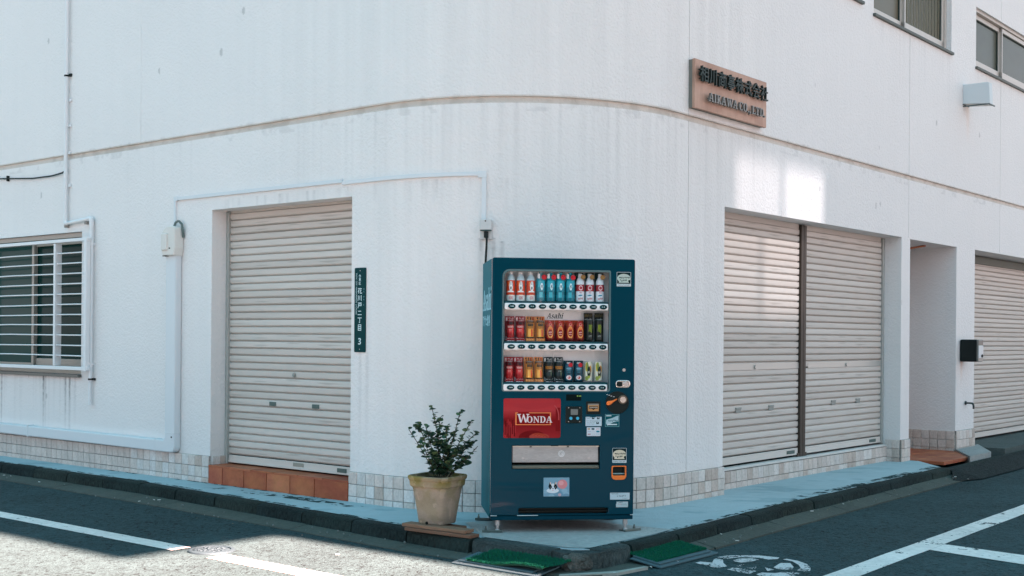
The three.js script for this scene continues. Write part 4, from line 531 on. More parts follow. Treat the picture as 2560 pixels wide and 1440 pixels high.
// ---------------------------------------------------------------- drinks on display inside the machine
{
  const KINDS = ['tea', 'water', 'milk', 'red', 'gold', 'tomato', 'claw', 'black', 'blue', 'leaf', 'cardred', 'cardgold', 'cardblack', 'cardclaw', 'cardmilk', 'cardblue'];
  const DT = canvasTex(1024, 1024, (g) => KINDS.forEach((k, i) => {
    const ox = (i % 4) * 256, oy = Math.floor(i / 4) * 256; g.save(); g.translate(ox, oy); g.beginPath(); g.rect(0, 0, 256, 256); g.clip();
    const F = (c, x = 0, y = 0, w = 256, h = 256) => { g.fillStyle = c; g.fillRect(x, y, w, h); }, T = (t, x, y, s, c, f = 'serif') => { g.fillStyle = c; g.font = 'bold ' + s + 'px ' + f; g.textAlign = 'center'; g.fillText(t, x, y); g.textAlign = 'left'; }, D = (c, x, y, rx, ry = rx) => { g.fillStyle = c; g.beginPath(); g.ellipse(x, y, rx, ry, 0, 0, 7); g.fill(); }, K = (str, x, y, s, c, lw = 4) => [...str].forEach((q, n) => glyph(g, q, x + n * s * 1.05, y, s, s, lw, c));
    const Z = (c, x, y, w, h, n) => { g.fillStyle = c; for (let j = 0; j < n; j++) g.fillRect(x + w * (j + .2 * hash(j, n, 1)) / n, y + h * .3 * hash(j, n, 2), w / n * .6, h * .7); };
    if (k === 'tea') { F('#b8cfd6'); F('#c9401c', 0, 60, 256, 110); F('#e07a3a', 78, 74, 26, 40); D('#dfe6e6', 132, 118, 34, 44); F('#dfe6e6', 112, 70, 40, 40); K('茶', 116, 118, 30, '#0f3330', 5); F('#0f3330', 126, 76, 9, 26); F('#2c6f86', 160, 78, 8, 40); D('#dfe6e6', 128, 168, 64, 12); F('#c23a18', 0, 172, 256, 26); F('#c9d8d8', 0, 198, 256, 58); T('600', 130, 240, 46, '#b03a44'); F('#d9d6c6', 92, 196, 76, 12); }
    if (k === 'water') { F('#0b7f90'); F('#2aa3b5', 60, 60, 140, 60); D('#cfe6ea', 128, 116, 24, 34); K('水', 112, 96, 34, '#0a3a48', 5); F('#066878', 0, 160, 256, 30); F('#3fb0bf', 84, 168, 60, 50); F('#0a6f80', 0, 220, 256, 36); }
    if (k === 'milk') { F('#cfdbe2'); F('#93202a', 0, 84, 256, 66); D('#e6c9cc', 128, 116, 40, 26); D('#a83640', 128, 116, 30, 16); T('MILK', 128, 170, 22, '#b34a50', 'sans-serif'); F('#2f8aa5', 100, 184, 60, 12); F('#0c6f8c', 80, 190, 50, 8); Z('#a1383f', 74, 212, 108, 26, 5); }
    if (k === 'red') { F('#a01b22'); F('#57090d', 0, 10, 256, 52); D('#2a0a0a', 128, 40, 34, 22); T('WONDA', 128, 104, 40, '#e8dcd4'); F('#c02c30', 0, 118, 256, 60); Z('#e2b7b0', 86, 124, 84, 14, 7); Z('#e2b7b0', 90, 146, 76, 12, 6); F('#8e141a', 0, 196, 256, 60); D('#d0443c', 168, 150, 12, 60); }
    if (k === 'gold') { F('#c8812f'); F('#54300c', 0, 0, 256, 30); F('#3a2c14', 60, 36, 136, 44); T('WONDA', 128, 112, 40, '#4a3310'); F('#e9a545', 80, 122, 60, 120); F('#c5401c', 142, 130, 34, 100); F('#f0bd62', 84, 130, 18, 110); Z('#7a3a12', 84, 40, 88, 14, 6); F('#2c1a08', 0, 240, 256, 16); }
    if (k === 'tomato') { F('#8e1a16'); F('#b5432a', 0, 0, 256, 60); D('#d98d80', 128, 32, 34, 24); D('#b02820', 128, 32, 22, 14); D('#e0a050', 128, 150, 62, 90); D('#8a1712', 128, 156, 48, 56); g.fillStyle = '#e06a34'; for (const x of [100, 128, 156]) { g.beginPath(); g.moveTo(x - 16, 110); g.lineTo(x, 62); g.lineTo(x + 16, 110); g.fill(); } D('#8a1712', 128, 158, 44, 48); Z('#e8c9c0', 92, 140, 72, 22, 5); Z('#e8c9c0', 100, 170, 56, 18, 4); F('#7a120e', 0, 232, 256, 24); }
    if (k === 'claw') { F('#061412'); g.strokeStyle = '#a8bf1c'; g.lineWidth = 9; for (const [x, l] of [[102, 80], [128, 84], [154, 96]]) { g.beginPath(); g.moveTo(x - 6, 62); g.lineTo(x + 3, 74); g.lineTo(x, 110); g.lineTo(x - 4, 64 + l); g.stroke(); } Z('#b9c4c0', 92, 190, 72, 14, 5); Z('#5d6a66', 84, 214, 88, 8, 8); F('#2b3a38', 0, 0, 256, 12); }
    if (k === 'black') { F('#0a1a1c'); F('#b0742c', 0, 66, 256, 44); T('WONDA', 128, 102, 38, '#4a2c0c'); K('水', 96, 128, 26, '#c5cfcf', 3); Z('#c5cfcf', 128, 130, 50, 20, 3); F('#163034', 0, 160, 256, 50); D('#5b7a52', 156, 168, 8, 40); }
    if (k === 'blue') { F('#0a4a5e'); F('#073848', 76, 60, 104, 100); D('#5f9aae', 128, 70, 58, 16); Z('#3f9fb4', 90, 96, 76, 14, 6); Z('#3f9fb4', 96, 120, 64, 12, 5); D('#e2d8d6', 128, 206, 60, 34); D('#c0453f', 132, 206, 30, 20); D('#e2d8d6', 120, 200, 10, 8); }
    if (k === 'leaf') { F('#cfd3c2'); D('#bda92a', 86, 70, 40, 60); D('#71883a', 96, 60, 22, 56); D('#cf8b34', 158, 100, 30, 50); D('#10201a', 132, 140, 38, 78); D('#a2b040', 132, 204, 22, 20); D('#7d9040', 80, 220, 40, 30); D('#c9cfc8', 180, 230, 36, 20); Z('#cfd3c2', 108, 120, 48, 40, 3); }
    if (k === 'cardred') { F('#8b1a20'); F('#a8343a', 6, 6, 244, 54); K('朝', 20, 10, 44, '#e9dede', 6); K('ワン', 96, 12, 42, '#e9dede', 7); K('ダ', 190, 12, 42, '#e9dede', 7); Z('#d8b5b4', 50, 62, 150, 12, 9); F('#d8dce0', 20, 206, 66, 44); F('#d8dce0', 96, 206, 56, 44); F('#d8dce0', 164, 206, 60, 44); }
    if (k === 'cardgold') { F('#d4854a'); for (let j = 0; j < 3; j++) F('#e09a60', 20 + j * 84, 0, 30, 256); F('#3a2a18', 40, 10, 40, 18); F('#3a2a18', 120, 8, 30, 24); F('#a8381c', 180, 8, 40, 30); Z('#3a2a18', 30, 34, 190, 30, 6); Z('#5a3a20', 30, 206, 190, 44, 7); }
    if (k === 'cardblack') { F('#0c2224'); F('#12292c', 6, 6, 244, 54); K('朝', 20, 10, 44, '#dfe4e4', 6); K('ワン', 96, 12, 42, '#dfe4e4', 7); K('ダ', 190, 12, 42, '#dfe4e4', 7); F('#8fa0a0', 40, 66, 170, 4); F('#d8dce0', 20, 206, 76, 44); Z('#d8dce0', 110, 210, 120, 36, 4); F('#93252c', 0, 248, 256, 8); }
    if (k === 'cardclaw') { F('#07191a'); Z('#5c532a', 20, 10, 210, 34, 6); Z('#aab4b0', 20, 52, 100, 14, 5); Z('#ccd4d0', 150, 48, 90, 24, 4); F('#35595a', 40, 84, 160, 4); }
    if (k === 'cardmilk') { F('#0e3530'); F('#134a48', 0, 100, 256, 156); } if (k === 'cardblue') { F('#083a48'); F('#0a4456', 0, 120, 256, 136); }
    g.restore();
  }));
  const mDrink = mat(1, 1, 1, .32, { map: DT, clearcoat: .3 }), mCard = mat(.95, .95, .95, .5, { map: DT }), mCapW = mat(.72, .76, .78, .4), mCapT = mat(.02, .30, .36, .4), mTagR = mat(.52, .02, .03, .4), mTagG = mat(.30, .17, .06, .35, { metalness: .4 }), mTin = mat(.6, .6, .6, .3, { metalness: .9 });
  const lathe = (kind, prof, r) => { const pts = prof.map(([x, y]) => new THREE.Vector2(x, y)), g = new THREE.LatheGeometry(pts, 28, PI), i = KINDS.indexOf(kind), u = g.attributes.uv, p = g.attributes.position, H = prof[prof.length - 1][1];
    for (let k = 0; k < u.count; k++) { const x = clamp((u.getX(k) - .5) * 2.0 + .5, .01, .99); u.setXY(k, ((i % 4) + x) / 4, 1 - (Math.floor(i / 4) + 1 - clamp(p.getY(k) / H, .01, .99)) / 4); } return g; };
  const card = (kind, w, h, z = -.075) => { const g = new RoundedBoxGeometry(w, h, .003, 1, .001).translate(0, h / 2, z), i = KINDS.indexOf(kind), u = g.attributes.uv, p = g.attributes.position; for (let k = 0; k < u.count; k++) u.setXY(k, ((i % 4) + clamp(p.getX(k) / w + .5, .01, .99)) / 4, 1 - (Math.floor(i / 4) + 1 - clamp(p.getY(k) / h, .01, .99)) / 4); return g; };
  const bottle = (k, h, r) => lathe(k, [[0, 0], [r * .9, 0], [r, .006], [r, h * .18], [r * .95, h * .21], [r, h * .24], [r, h * .55], [r * .94, h * .60], [r, h * .66], [r * .97, h * .74], [r * .72, h * .86], [r * .45, h * .93], [r * .42, h * .96]], r);
  const can = (k, h, r) => lathe(k, [[r * .8, 0], [r * .88, .002], [r, .010], [r, h - .016], [r * .86, h - .003], [r * .84, h]], r);
  const shaped = (k, h, r) => lathe(k, [[r * .86, 0], [r, .008], [r, h * .30], [r * .93, h * .42], [r * .93, h * .60], [r, h * .74], [r, h * .90], [r * .84, h]], r);
  function proto(kind) {
    const o = new THREE.Group(), cat = { tea: 'bottle', water: 'bottle', milk: 'bottle' }[kind] ?? 'can';
    const cap = (r, y, m, h = .016) => mesh('cap', cyl(r, r, h, 0, y, 0, 18), m, o);
    if (kind === 'tea') { mesh('bottle_body', bottle('tea', .196, .0315), mDrink, o); cap(.0135, .186, mCapW); }
    if (kind === 'water') { mesh('bottle_body', bottle('water', .196, .0335), mDrink, o); cap(.0135, .186, mCapT); mesh('cap_ring', box(-.026, -.012, .160, .192, .01, .024), mCapW, o); mesh('price_tag', cyl(.0175, .0175, .003, 0, 0, 0, 22).rotateX(PI / 2).translate(.016, .168, .030), mTagR, o); }
    if (kind === 'milk') { mesh('bottle_body', bottle('milk', .186, .030), mDrink, o); cap(.015, .176, mCapW, .020); mesh('price_tag', cyl(.0165, .0165, .003, 0, 0, 0, 22).rotateX(PI / 2).translate(.014, .172, .032), mTagG, o); mesh('display_card', card('cardmilk', .062, .205, -.036), mCard, o); }
    if (kind === 'red' || kind === 'gold' || kind === 'black') { mesh('can_body', shaped(kind, .118, .0270).translate(0, .022, 0), mDrink, o); mesh('can_end', new THREE.TorusGeometry(.0225, .0016, 6, 24).rotateX(PI / 2).translate(0, .140, 0), mTin, o); mesh('display_card', card('card' + kind, .0655, .172, -.030), mCard, o); const b = card('card' + kind, .0655, .172, .018); const m = mesh('price_strip', b, mCard, o); m.scale.set(.9, .12, 1); m.userData.label = 'printed strip at the foot'; }
    if (kind === 'tomato') { mesh('can_body', lathe('tomato', [[.024, 0], [.0285, .004], [.0285, .085], [.0285, .096], [.020, .112], [.014, .118], [.014, .122]], .0285).translate(0, .012, 0), mDrink, o); cap(.0160, .122, mTagR, .014); mesh('display_card', card('tomato', .0685, .147, -.032), mCard, o); }
    if (kind === 'claw') { mesh('can_body', can('claw', .150, .0285).translate(0, .004, 0), mDrink, o); mesh('can_end', new THREE.TorusGeometry(.0225, .0016, 6, 24).rotateX(PI / 2).translate(0, .154, 0), mTin, o); mesh('display_card', card('cardclaw', .064, .200, -.031), mCard, o); }
    if (kind === 'blue') { mesh('can_body', can('blue', .118, .0285).translate(0, .008, 0), mDrink, o); cap(.013, .124, mCapW, .013); mesh('price_tag', cyl(.0150, .0150, .003, 0, 0, 0, 22).rotateX(PI / 2).translate(.010, .119, .029), mTagR, o); mesh('display_card', card('cardblue', .066, .148, -.031), mCard, o); }
    if (kind === 'leaf') { mesh('can_body', can('leaf', .134, .0275).translate(0, .008, 0), mDrink, o); mesh('can_end', new THREE.TorusGeometry(.022, .0016, 6, 24).rotateX(PI / 2).translate(0, .142, 0), mTin, o); }
    return [o, cat];
  }
  const rows = [[1.594, ['tea', 'tea', 'tea', 'water', 'water', 'water', 'water', 'milk', 'milk', 'milk'], 'top'], [1.319, ['red', 'red', 'gold', 'gold', 'tomato', 'tomato', 'tomato', 'tomato', 'claw', 'claw'], 'middle'], [1.037, ['red', 'red', 'gold', 'gold', 'black', 'black', 'blue', 'blue', 'leaf', 'leaf'], 'bottom']];
  const look = { tea: 'orange-labelled tea bottle', water: 'teal water bottle with red round tag', milk: 'white bottle with dark red label', red: 'red coffee can', gold: 'orange-gold coffee can', tomato: 'dark red flame-label drink', claw: 'tall black claw-mark can', black: 'gold-banded black can', blue: 'dark blue red-tagged can', leaf: 'yellow-green leaf-print can' };
  const ord = { 2: ['left', 'right'], 3: ['leftmost', 'middle', 'rightmost'], 4: ['first', 'second from left', 'third from left', 'last'] }, protos = {};
  const base = { tea: 'tea_bottle', water: 'water_bottle', milk: 'milk_bottle', red: 'coffee_can', gold: 'coffee_can', black: 'coffee_can', tomato: 'drink_can', claw: 'drink_can', blue: 'drink_can', leaf: 'drink_can' };
  for (const [y, list, row] of rows) list.forEach((k, i) => {
    protos[k] ??= proto(k); const [src, cat] = protos[k], o = src.parent ? src.clone() : src; o.name = numbered(base[k]); scene.add(o);
    o.position.copy(vmP(.1365 + rr(-.0015, .0015) + i * .0694 - (row === 'bottom' ? .006 : 0), y, -.066)); o.rotation.y = VT + rr(-.13, .13);
    const n = list.filter((q) => q === k).length, at = list.slice(0, i).filter((q) => q === k).length;
    tag(o, look[k] + ', ' + ord[n][at] + (n > 2 ? ' of ' + n : ' of two') + ', ' + row + ' row', cat, look[k] + 's in the vending machine ' + row + ' row');
  });
}
// ---------------------------------------------------------------- planter with its shrub, planks
{
  const woodT = tex(512, 128, (u, v) => { const k = .75 + (fbm(u, v, 4, 40, 4, 401) - .5) * .7 + (fbm(u, v, 2, 6, 3, 405) - .5) * .3; return [k, k * .97, k * .93]; });
  const mWood = mat(.32, .20, .14, .8, { map: woodT, bumpMap: woodT, bumpScale: .003 }), mWood2 = mat(.24, .14, .10, .85, { map: woodT, bumpMap: woodT, bumpScale: .003 });
  const pt = Math.atan2(-.55, .835);
  const pl = (lab, m, A, B, y, w, d) => { const o = mesh('wooden_plank', rbox(-w / 2, w / 2, 0, .022, -d / 2, d / 2, .003), m); o.position.copy(W3(A, B, y)); o.rotation.y = TH_L + .06; tag(o, lab, 'plank', 'planks under the planter'); };
  pl('upper weathered wooden plank directly under the plant pot', mWood, 6.235, 5.79, .144, .56, .10); pl('lower darker wooden plank resting on the kerb under another plank', mWood2, 6.225, 5.745, .119, .58, .10);
  pl('short wooden plank supporting the back of the plant pot', mWood2, 6.40, 5.87, .131, .34, .06);
  const t = thing('potted_plant', 'small leafy shrub in a square mossy clay planter beside the vending machine', 'potted plant', W3(6.335, 5.885, .1665), -32 * PI / 180);
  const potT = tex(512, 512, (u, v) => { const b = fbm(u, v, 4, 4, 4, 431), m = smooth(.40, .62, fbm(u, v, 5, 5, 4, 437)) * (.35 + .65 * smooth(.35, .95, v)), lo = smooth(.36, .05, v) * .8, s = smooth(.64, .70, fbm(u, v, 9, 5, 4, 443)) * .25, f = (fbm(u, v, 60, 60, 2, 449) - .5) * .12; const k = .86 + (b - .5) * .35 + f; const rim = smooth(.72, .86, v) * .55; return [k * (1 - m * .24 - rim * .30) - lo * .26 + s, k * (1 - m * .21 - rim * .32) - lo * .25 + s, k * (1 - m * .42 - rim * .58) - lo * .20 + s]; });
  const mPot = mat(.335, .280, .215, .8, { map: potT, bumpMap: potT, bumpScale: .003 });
  const prof = [[.100, 0], [.105, .006], [.112, .06], [.126, .16], [.138, .235], [.144, .255], [.154, .262], [.157, .272], [.160, .300], [.168, .312], [.170, .330], [.164, .336], [.156, .334], [.150, .300]];
  const sq = (r, a) => { const n = 5.2, c = Math.cos(a), s = Math.sin(a), k = r / Math.pow(Math.pow(Math.abs(c), n) + Math.pow(Math.abs(s), n), 1 / n); return [c * k, s * k]; };
  const q = new Quads(), N = 64; const P = (i, j) => { const a = i / N * PI * 2 + PI / 4, [x, z] = sq(prof[j][0], a); return V(x, prof[j][1], z); };
  for (let i = 0; i < N; i++) for (let j = 0; j < prof.length - 1; j++) q.flat(P(i + 1, j), P(i, j), P(i, j + 1), P(i + 1, j + 1), [(i + 1) / N * 2, j ? prof[j][1] * 2.9 : 0], [i / N * 2, prof[j][1] * 2.9], [i / N * 2, prof[j + 1][1] * 2.9], [(i + 1) / N * 2, prof[j + 1][1] * 2.9]);
  let g = q.geo(); mesh('pot', g, mPot, t);
  mesh('drain_hole', cyl(.011, .011, .006, 0, 0, 0, 14).rotateX(PI / 2).translate(-.012, .010, .1045), mDarkGap, t);
  const soil = new THREE.CircleGeometry(.15, 40, 0).rotateX(-PI / 2).translate(0, .302, 0); { const p = soil.attributes.position; for (let i = 1; i < p.count; i++) { const a = Math.atan2(p.getZ(i), p.getX(i)), [x, z] = sq(.150, a); p.setXYZ(i, x, .302 + .008 * hash(i, 1, 2), z); } soil.computeVertexNormals(); } mesh('soil', soil, mat(.035, .028, .022, .95, { bumpMap: concB, bumpScale: .01 }), t);
  const mStem = mat(.06, .05, .03, .8), mLeaf = [mat(.030, .078, .046, .45), mat(.075, .135, .062, .45), mat(.020, .052, .034, .5)];
  const leafG = (() => { const s = new THREE.BufferGeometry(), L = 1, W = .50, v = []; const pts = []; for (let i = 0; i <= 4; i++) { const f = i / 4; pts.push([f * L, W * Math.pow(Math.sin(PI * Math.pow(f, .8)), .8), -.16 * f * f]); } for (let i = 0; i < 4; i++) for (const sg of [-1, 1]) { const a = pts[i], b = pts[i + 1]; const A0 = [0, a[2], a[0]], B0 = [0, b[2], b[0]], A1 = [sg * a[1], a[2] + a[1] * .25, a[0]], B1 = [sg * b[1], b[2] + b[1] * .25, b[0]]; v.push(...A0, ...A1, ...B1, ...A0, ...B1, ...B0); } s.setAttribute('position', new THREE.Float32BufferAttribute(v, 3)); s.computeVertexNormals(); return s; })();
  const leaves = [[], [], []], addLeaf = (p, dir, size) => { const z = dir.clone().normalize(), x = V(0, 1, 0).cross(z); if (x.length() < .01) x.set(1, 0, 0); x.normalize(); const y = z.clone().cross(x); const m = new THREE.Matrix4().makeBasis(x, y, z); m.multiply(new THREE.Matrix4().makeRotationZ(rr(-.7, .7))).scale(V(size, size, size)).setPosition(p); leaves[Math.floor(rnd() * 3)].push(leafG.clone().applyMatrix4(m)); };
  // stems: world-ish directions in the picture plane (x right, y up), brought into the turned pot frame
  const toLocal = (x, y, z) => V(x, y, z).applyAxisAngle(V(0, 1, 0), 32 * PI / 180);
  const stems = [[-.03, -.13, .47], [-.015, -.06, .58], [0, -.02, .50], [.01, .02, .44], [.02, .10, .55], [.03, .165, .48], [-.03, -.20, .40], [.04, .20, .40], [.0, .05, .34], [.03, .14, .30], [-.02, -.11, .30], [.05, .19, .28], [.02, .08, .42], [-.01, -.10, .43], [.03, .03, .27], [.05, .13, .20]];
  for (const [x0, dx, h] of stems) { const dz = rr(-.09, .09), z0 = rr(-.03, .03), bend = rr(-.03, .03); const c = new THREE.CatmullRomCurve3([0, .35, .7, 1].map((f) => toLocal(x0 + .012 + (dx * 1.05 + .018) * Math.pow(f, 1.25) + bend * Math.sin(f * PI), .30 + h * .86 * f, z0 + dz * f))); mesh('stem', new THREE.TubeGeometry(c, 12, .0026, 5), mStem, t);
    const n = Math.round(h * 54); for (let i = 2; i <= n; i++) { const f = i / n, p = c.getPoint(f), tg = c.getTangent(f); const ang = i * 1.57 + rr(-.4, .4); for (const sg of [0, PI]) { if (rnd() < .42) continue; const side = V(Math.cos(ang + sg), rr(.0, .7), Math.sin(ang + sg)); side.addScaledVector(tg, .35); addLeaf(p, side, rr(.034, .054) * (1.08 - .35 * f)); } }
    if (rnd() < .9) { const f0 = rr(.25, .8), p0 = c.getPoint(f0), d2 = toLocal(rr(-.10, .12), rr(.04, .12), rr(-.08, .08)); const c2 = new THREE.CatmullRomCurve3([p0, p0.clone().addScaledVector(d2, .55).add(V(0, -.006, 0)), p0.clone().add(d2)]); mesh('stem', new THREE.TubeGeometry(c2, 8, .0018, 5), mStem, t); for (let i = 1; i < 8; i++) for (const sg of [0, PI]) { const side = V(Math.cos(i * 1.6 + sg), rr(0, .6), Math.sin(i * 1.6 + sg)); side.addScaledVector(c2.getTangent(i / 8), .4); addLeaf(c2.getPoint(i / 8), side, rr(.030, .046)); } } }
  leaves.forEach((l, i) => { if (l.length) { const m = mesh('foliage', merged(l), mLeaf[i], t); m.userData.kind = 'stuff'; } });
}
// ---------------------------------------------------------------- things fixed to the left wall
const place = (o, p, turn) => { o.position.copy(p); o.rotation.y = turn; return o; };
{
  // thin white pipe at the far left
  const p = thing('conduit_pipe', 'thin white conduit pipe running down the far left wall beside the barred window', 'pipe', onL(11.69, 0, 0), TH_L); const r = .020;
  mesh('pipe', [rod(V(0, 2.66, .035), V(0, 8, .035), r, 10), rod(V(0, 2.60, .035), V(.48, 2.63, .035), .019, 10), rod(V(.49, .99, .035), V(.49, 2.60, .035), r, 10), rod(V(.48, .75, .032), V(.482, 1.0, .034), .017, 10)], mWhitePipe, p);
  mesh('elbow', [tube([V(0, 2.72, .035), V(0, 2.635, .035), V(.01, 2.605, .035), V(.07, 2.603, .035)], .023, 10), tube([V(.41, 2.627, .035), V(.47, 2.63, .035), V(.488, 2.615, .035), V(.49, 2.54, .035)], .023, 10)], mWhitePipe, p);
  for (const y of [4.12, 3.86, 3.32, 2.98, 3.60]) mesh('clamp', [cyl(.0235, .0235, .016, 0, y, .035, 12), rbox(.015, .055, y, y + .03, 0, .02, .003, 1)], y === 4.12 ? mBlack : mWhitePipe, p);
  mesh('clamp', [cyl(.0235, .0235, .018, .49, 1.0, .035, 12), rbox(.50, .535, 1.0, 1.02, 0, .03, .003, 1)], mBlack, p); mesh('clamp', [rbox(-.01, .02, 2.56, 2.60, 0, .045, .004, 1), rbox(.36, .40, 2.575, 2.605, 0, .04, .004, 1)], mat(.30, .28, .26, .7), p);
  const cb = thing('cable', 'black cable running off to the left from the thin white pipe', 'cable', onL(11.72, 0, 0), TH_L); mesh('cable_line', tube([V(.02, 3.16, .02), V(-.06, 3.135, .02), V(-.26, 3.118, .02), V(-.66, 3.122, .02), V(-1.4, 3.175, .02), V(-3, 3.28, .02)], .008, 6), mBlack, cb); mesh('clip', rbox(-1.18, -1.16, 3.13, 3.19, 0, .03, .003, 1), mBlack, cb);
  // air-conditioner duct cover
  const d = thing('duct_cover', 'wide white pipe duct cover along the wall base turning up beside the left shutter', 'duct', onL(9.80, 0, 0), TH_L);
  const s = new THREE.Shape(); s.moveTo(-5, .385); s.lineTo(.01, .365); s.quadraticCurveTo(.075, .365, .075, .43); s.lineTo(.075, 2.21); s.lineTo(-.075, 2.21); s.lineTo(-.075, .52); s.quadraticCurveTo(-.078, .478, -.115, .478); s.lineTo(-5, .488); s.lineTo(-5, .385);
  mesh('cover', plate(s, .075, .012, .002, 8), mDuct, d);
  mesh('joint', [rbox(-2.54, -2.52, .368, .492, 0, .081, .004, 1), rbox(-.235, -.225, .364, .482, 0, .0795, .004, 1), rbox(-.078, .078, .545, .553, 0, .0795, .004, 1)], mDuct, d); mesh('screw', cyl(.008, .008, .004, 0, 0, 0, 10).rotateX(PI / 2).translate(.035, .51, .077), mBlack, d);
  const cs = new THREE.Shape(); cs.moveTo(-.085, 2.20); cs.lineTo(.085, 2.20); cs.lineTo(.10, 2.27); cs.lineTo(.10, 2.44); cs.quadraticCurveTo(.095, 2.475, .05, 2.475); cs.lineTo(-.02, 2.475); cs.quadraticCurveTo(-.10, 2.45, -.105, 2.40); cs.lineTo(-.105, 2.25); cs.lineTo(-.085, 2.20);
  mesh('end_cap', [plate(cs, .105, .012, .002, 8), rbox(-.095, -.005, 2.25, 2.41, .09, .125, .012)], mCap, d); mesh('cap_slot', [box(-.085, -.03, 2.196, 2.203, .04, .1085), box(.012, .034, 2.262, 2.274, .1055, .1075)], mDarkGap, d);
  const c2 = thing('cable', 'short dark cable looping over the end cap of the duct cover', 'cable', onL(9.80, 0, 0), TH_L); mesh('cable_line', tube([V(.02, 2.46, .06), V(.035, 2.51, .05), V(.07, 2.525, .04), V(.105, 2.49, .03), V(.115, 2.42, .025), V(.108, 2.37, .015)], .011, 7), mat(.13, .17, .16, .5), c2);
  // flat conduit from the duct over the shutter and round the corner to the switch box
  const f = thing('conduit', 'thin flat white conduit over the left shutter leading round the corner to a socket box', 'conduit', V(0, 0, 0)), s0 = sL(9.84), s1 = .908;
  mesh('trunking', [strip(s0, s0 + .028, 2.47, 2.735, 0, .018), strip(s0, s0 + 2.3, 2.722, 2.752, 0, .018), strip(s0 + 2.303, s1 - .0, 2.705, 2.735, 0, .018), strip(s1 - .0, s1 + .034, 2.36, 2.735, 0, .018)], mDuct, f);
  mesh('joint', [strip(s0 + 1.05, s0 + 1.057, 2.719, 2.755, 0, .021), strip(s0 - .002, s0 + .05, 2.716, 2.756, 0, .0205), strip(s1 - .03, s1 + .037, 2.69, 2.739, 0, .0205)], mDuct, f);
  const [bA, bB] = pathAB(.945), bn = pathN(.945), bt = Math.atan2(bn.x, bn.z);
  const bx = thing('socket_box', 'small grey outdoor socket box on the wall above the vending machine', 'socket box', W3(bA, bB, 0), bt); mesh('housing', [rbox(-.046, .046, 2.285, 2.365, 0, .055, .005), rbox(-.046, .046, 2.215, 2.285, 0, .022, .004)], mat(.58, .58, .57, .5), bx); mesh('cover_shade', [rbox(-.044, .044, 2.278, 2.286, .0, .053, .002)], mat(.05, .10, .10, .6), bx); mesh('screw', cyl(.006, .006, .003, 0, 0, 0, 8).rotateX(PI / 2).translate(.0, 2.352, .0555), mBlack, bx);
  mesh('plug', rbox(-.014, .018, 2.225, 2.275, .02, .045, .005), mBlack, bx);
  const pc = thing('power_cable', 'black power cable hanging from the socket box down behind the vending machine', 'cable', W3(bA, bB, 0), bt); mesh('cable_line', tube([V(.004, 2.25, .036), V(.008, 2.19, .036), V(.002, 2.10, .03), V(-.004, 1.95, .03), V(-.01, 1.2, .05), V(-.01, .6, .05)], .0085, 7), mBlack, pc);
  // address plate
  const T = canvasTex(256, 1400, (g) => { g.fillStyle = '#063a3c'; g.fillRect(0, 0, 256, 1400); const c = '#cfe0e2'; ['台', '東', '区'].forEach((k, i) => glyph(g, k, 96, 108 + i * 62, 50, 52, 6, c)); ['花', '川', '戸', '二', '丁', '目'].forEach((k, i) => glyph(g, k, 72, 330 + i * 122, 100, 100, 12, c)); ['は', 'な', 'か', 'わ', 'ど'].forEach((k, i) => glyph(g, k, 196, 336 + [0, 44, 132, 176, 262][i], 32, 32, 3.5, '#7fa3a8'));
    g.fillStyle = c; g.font = 'bold 132px sans-serif'; g.save(); g.translate(124, 1272); g.scale(1.0, 1.12); g.textAlign = 'center'; g.fillText('3', 0, 0); g.restore(); g.save(); g.translate(30, 84); g.rotate(PI / 2); g.font = '40px sans-serif'; g.fillText('TAITO  CITY  HANAKAWADO  2-CHOME', 0, 0, 800); g.restore(); });
  const sg = thing('address_plate', 'dark green vertical street address plate with white characters beside the left shutter', 'sign', onL(7.320, 1.676, .003), TH_L);
  const pg = plate(rrect(-.066, -.342, .066, .342, .012), .005, .001), u = pg.attributes.uv, pp = pg.attributes.position; for (let i = 0; i < u.count; i++) u.setXY(i, clamp((pp.getX(i) + .066) / .132, .005, .995), clamp((pp.getY(i) + .342) / .684, .005, .995)); mesh('plate', pg, mat(1, 1, 1, .5, { map: T, specularIntensity: .15 }), sg); for (const y of [-.318, .318]) mesh('screw', cyl(.004, .004, .002, 0, 0, 0, 8).rotateX(PI / 2).translate(0, y, .0055), mSteelDull, sg);
}
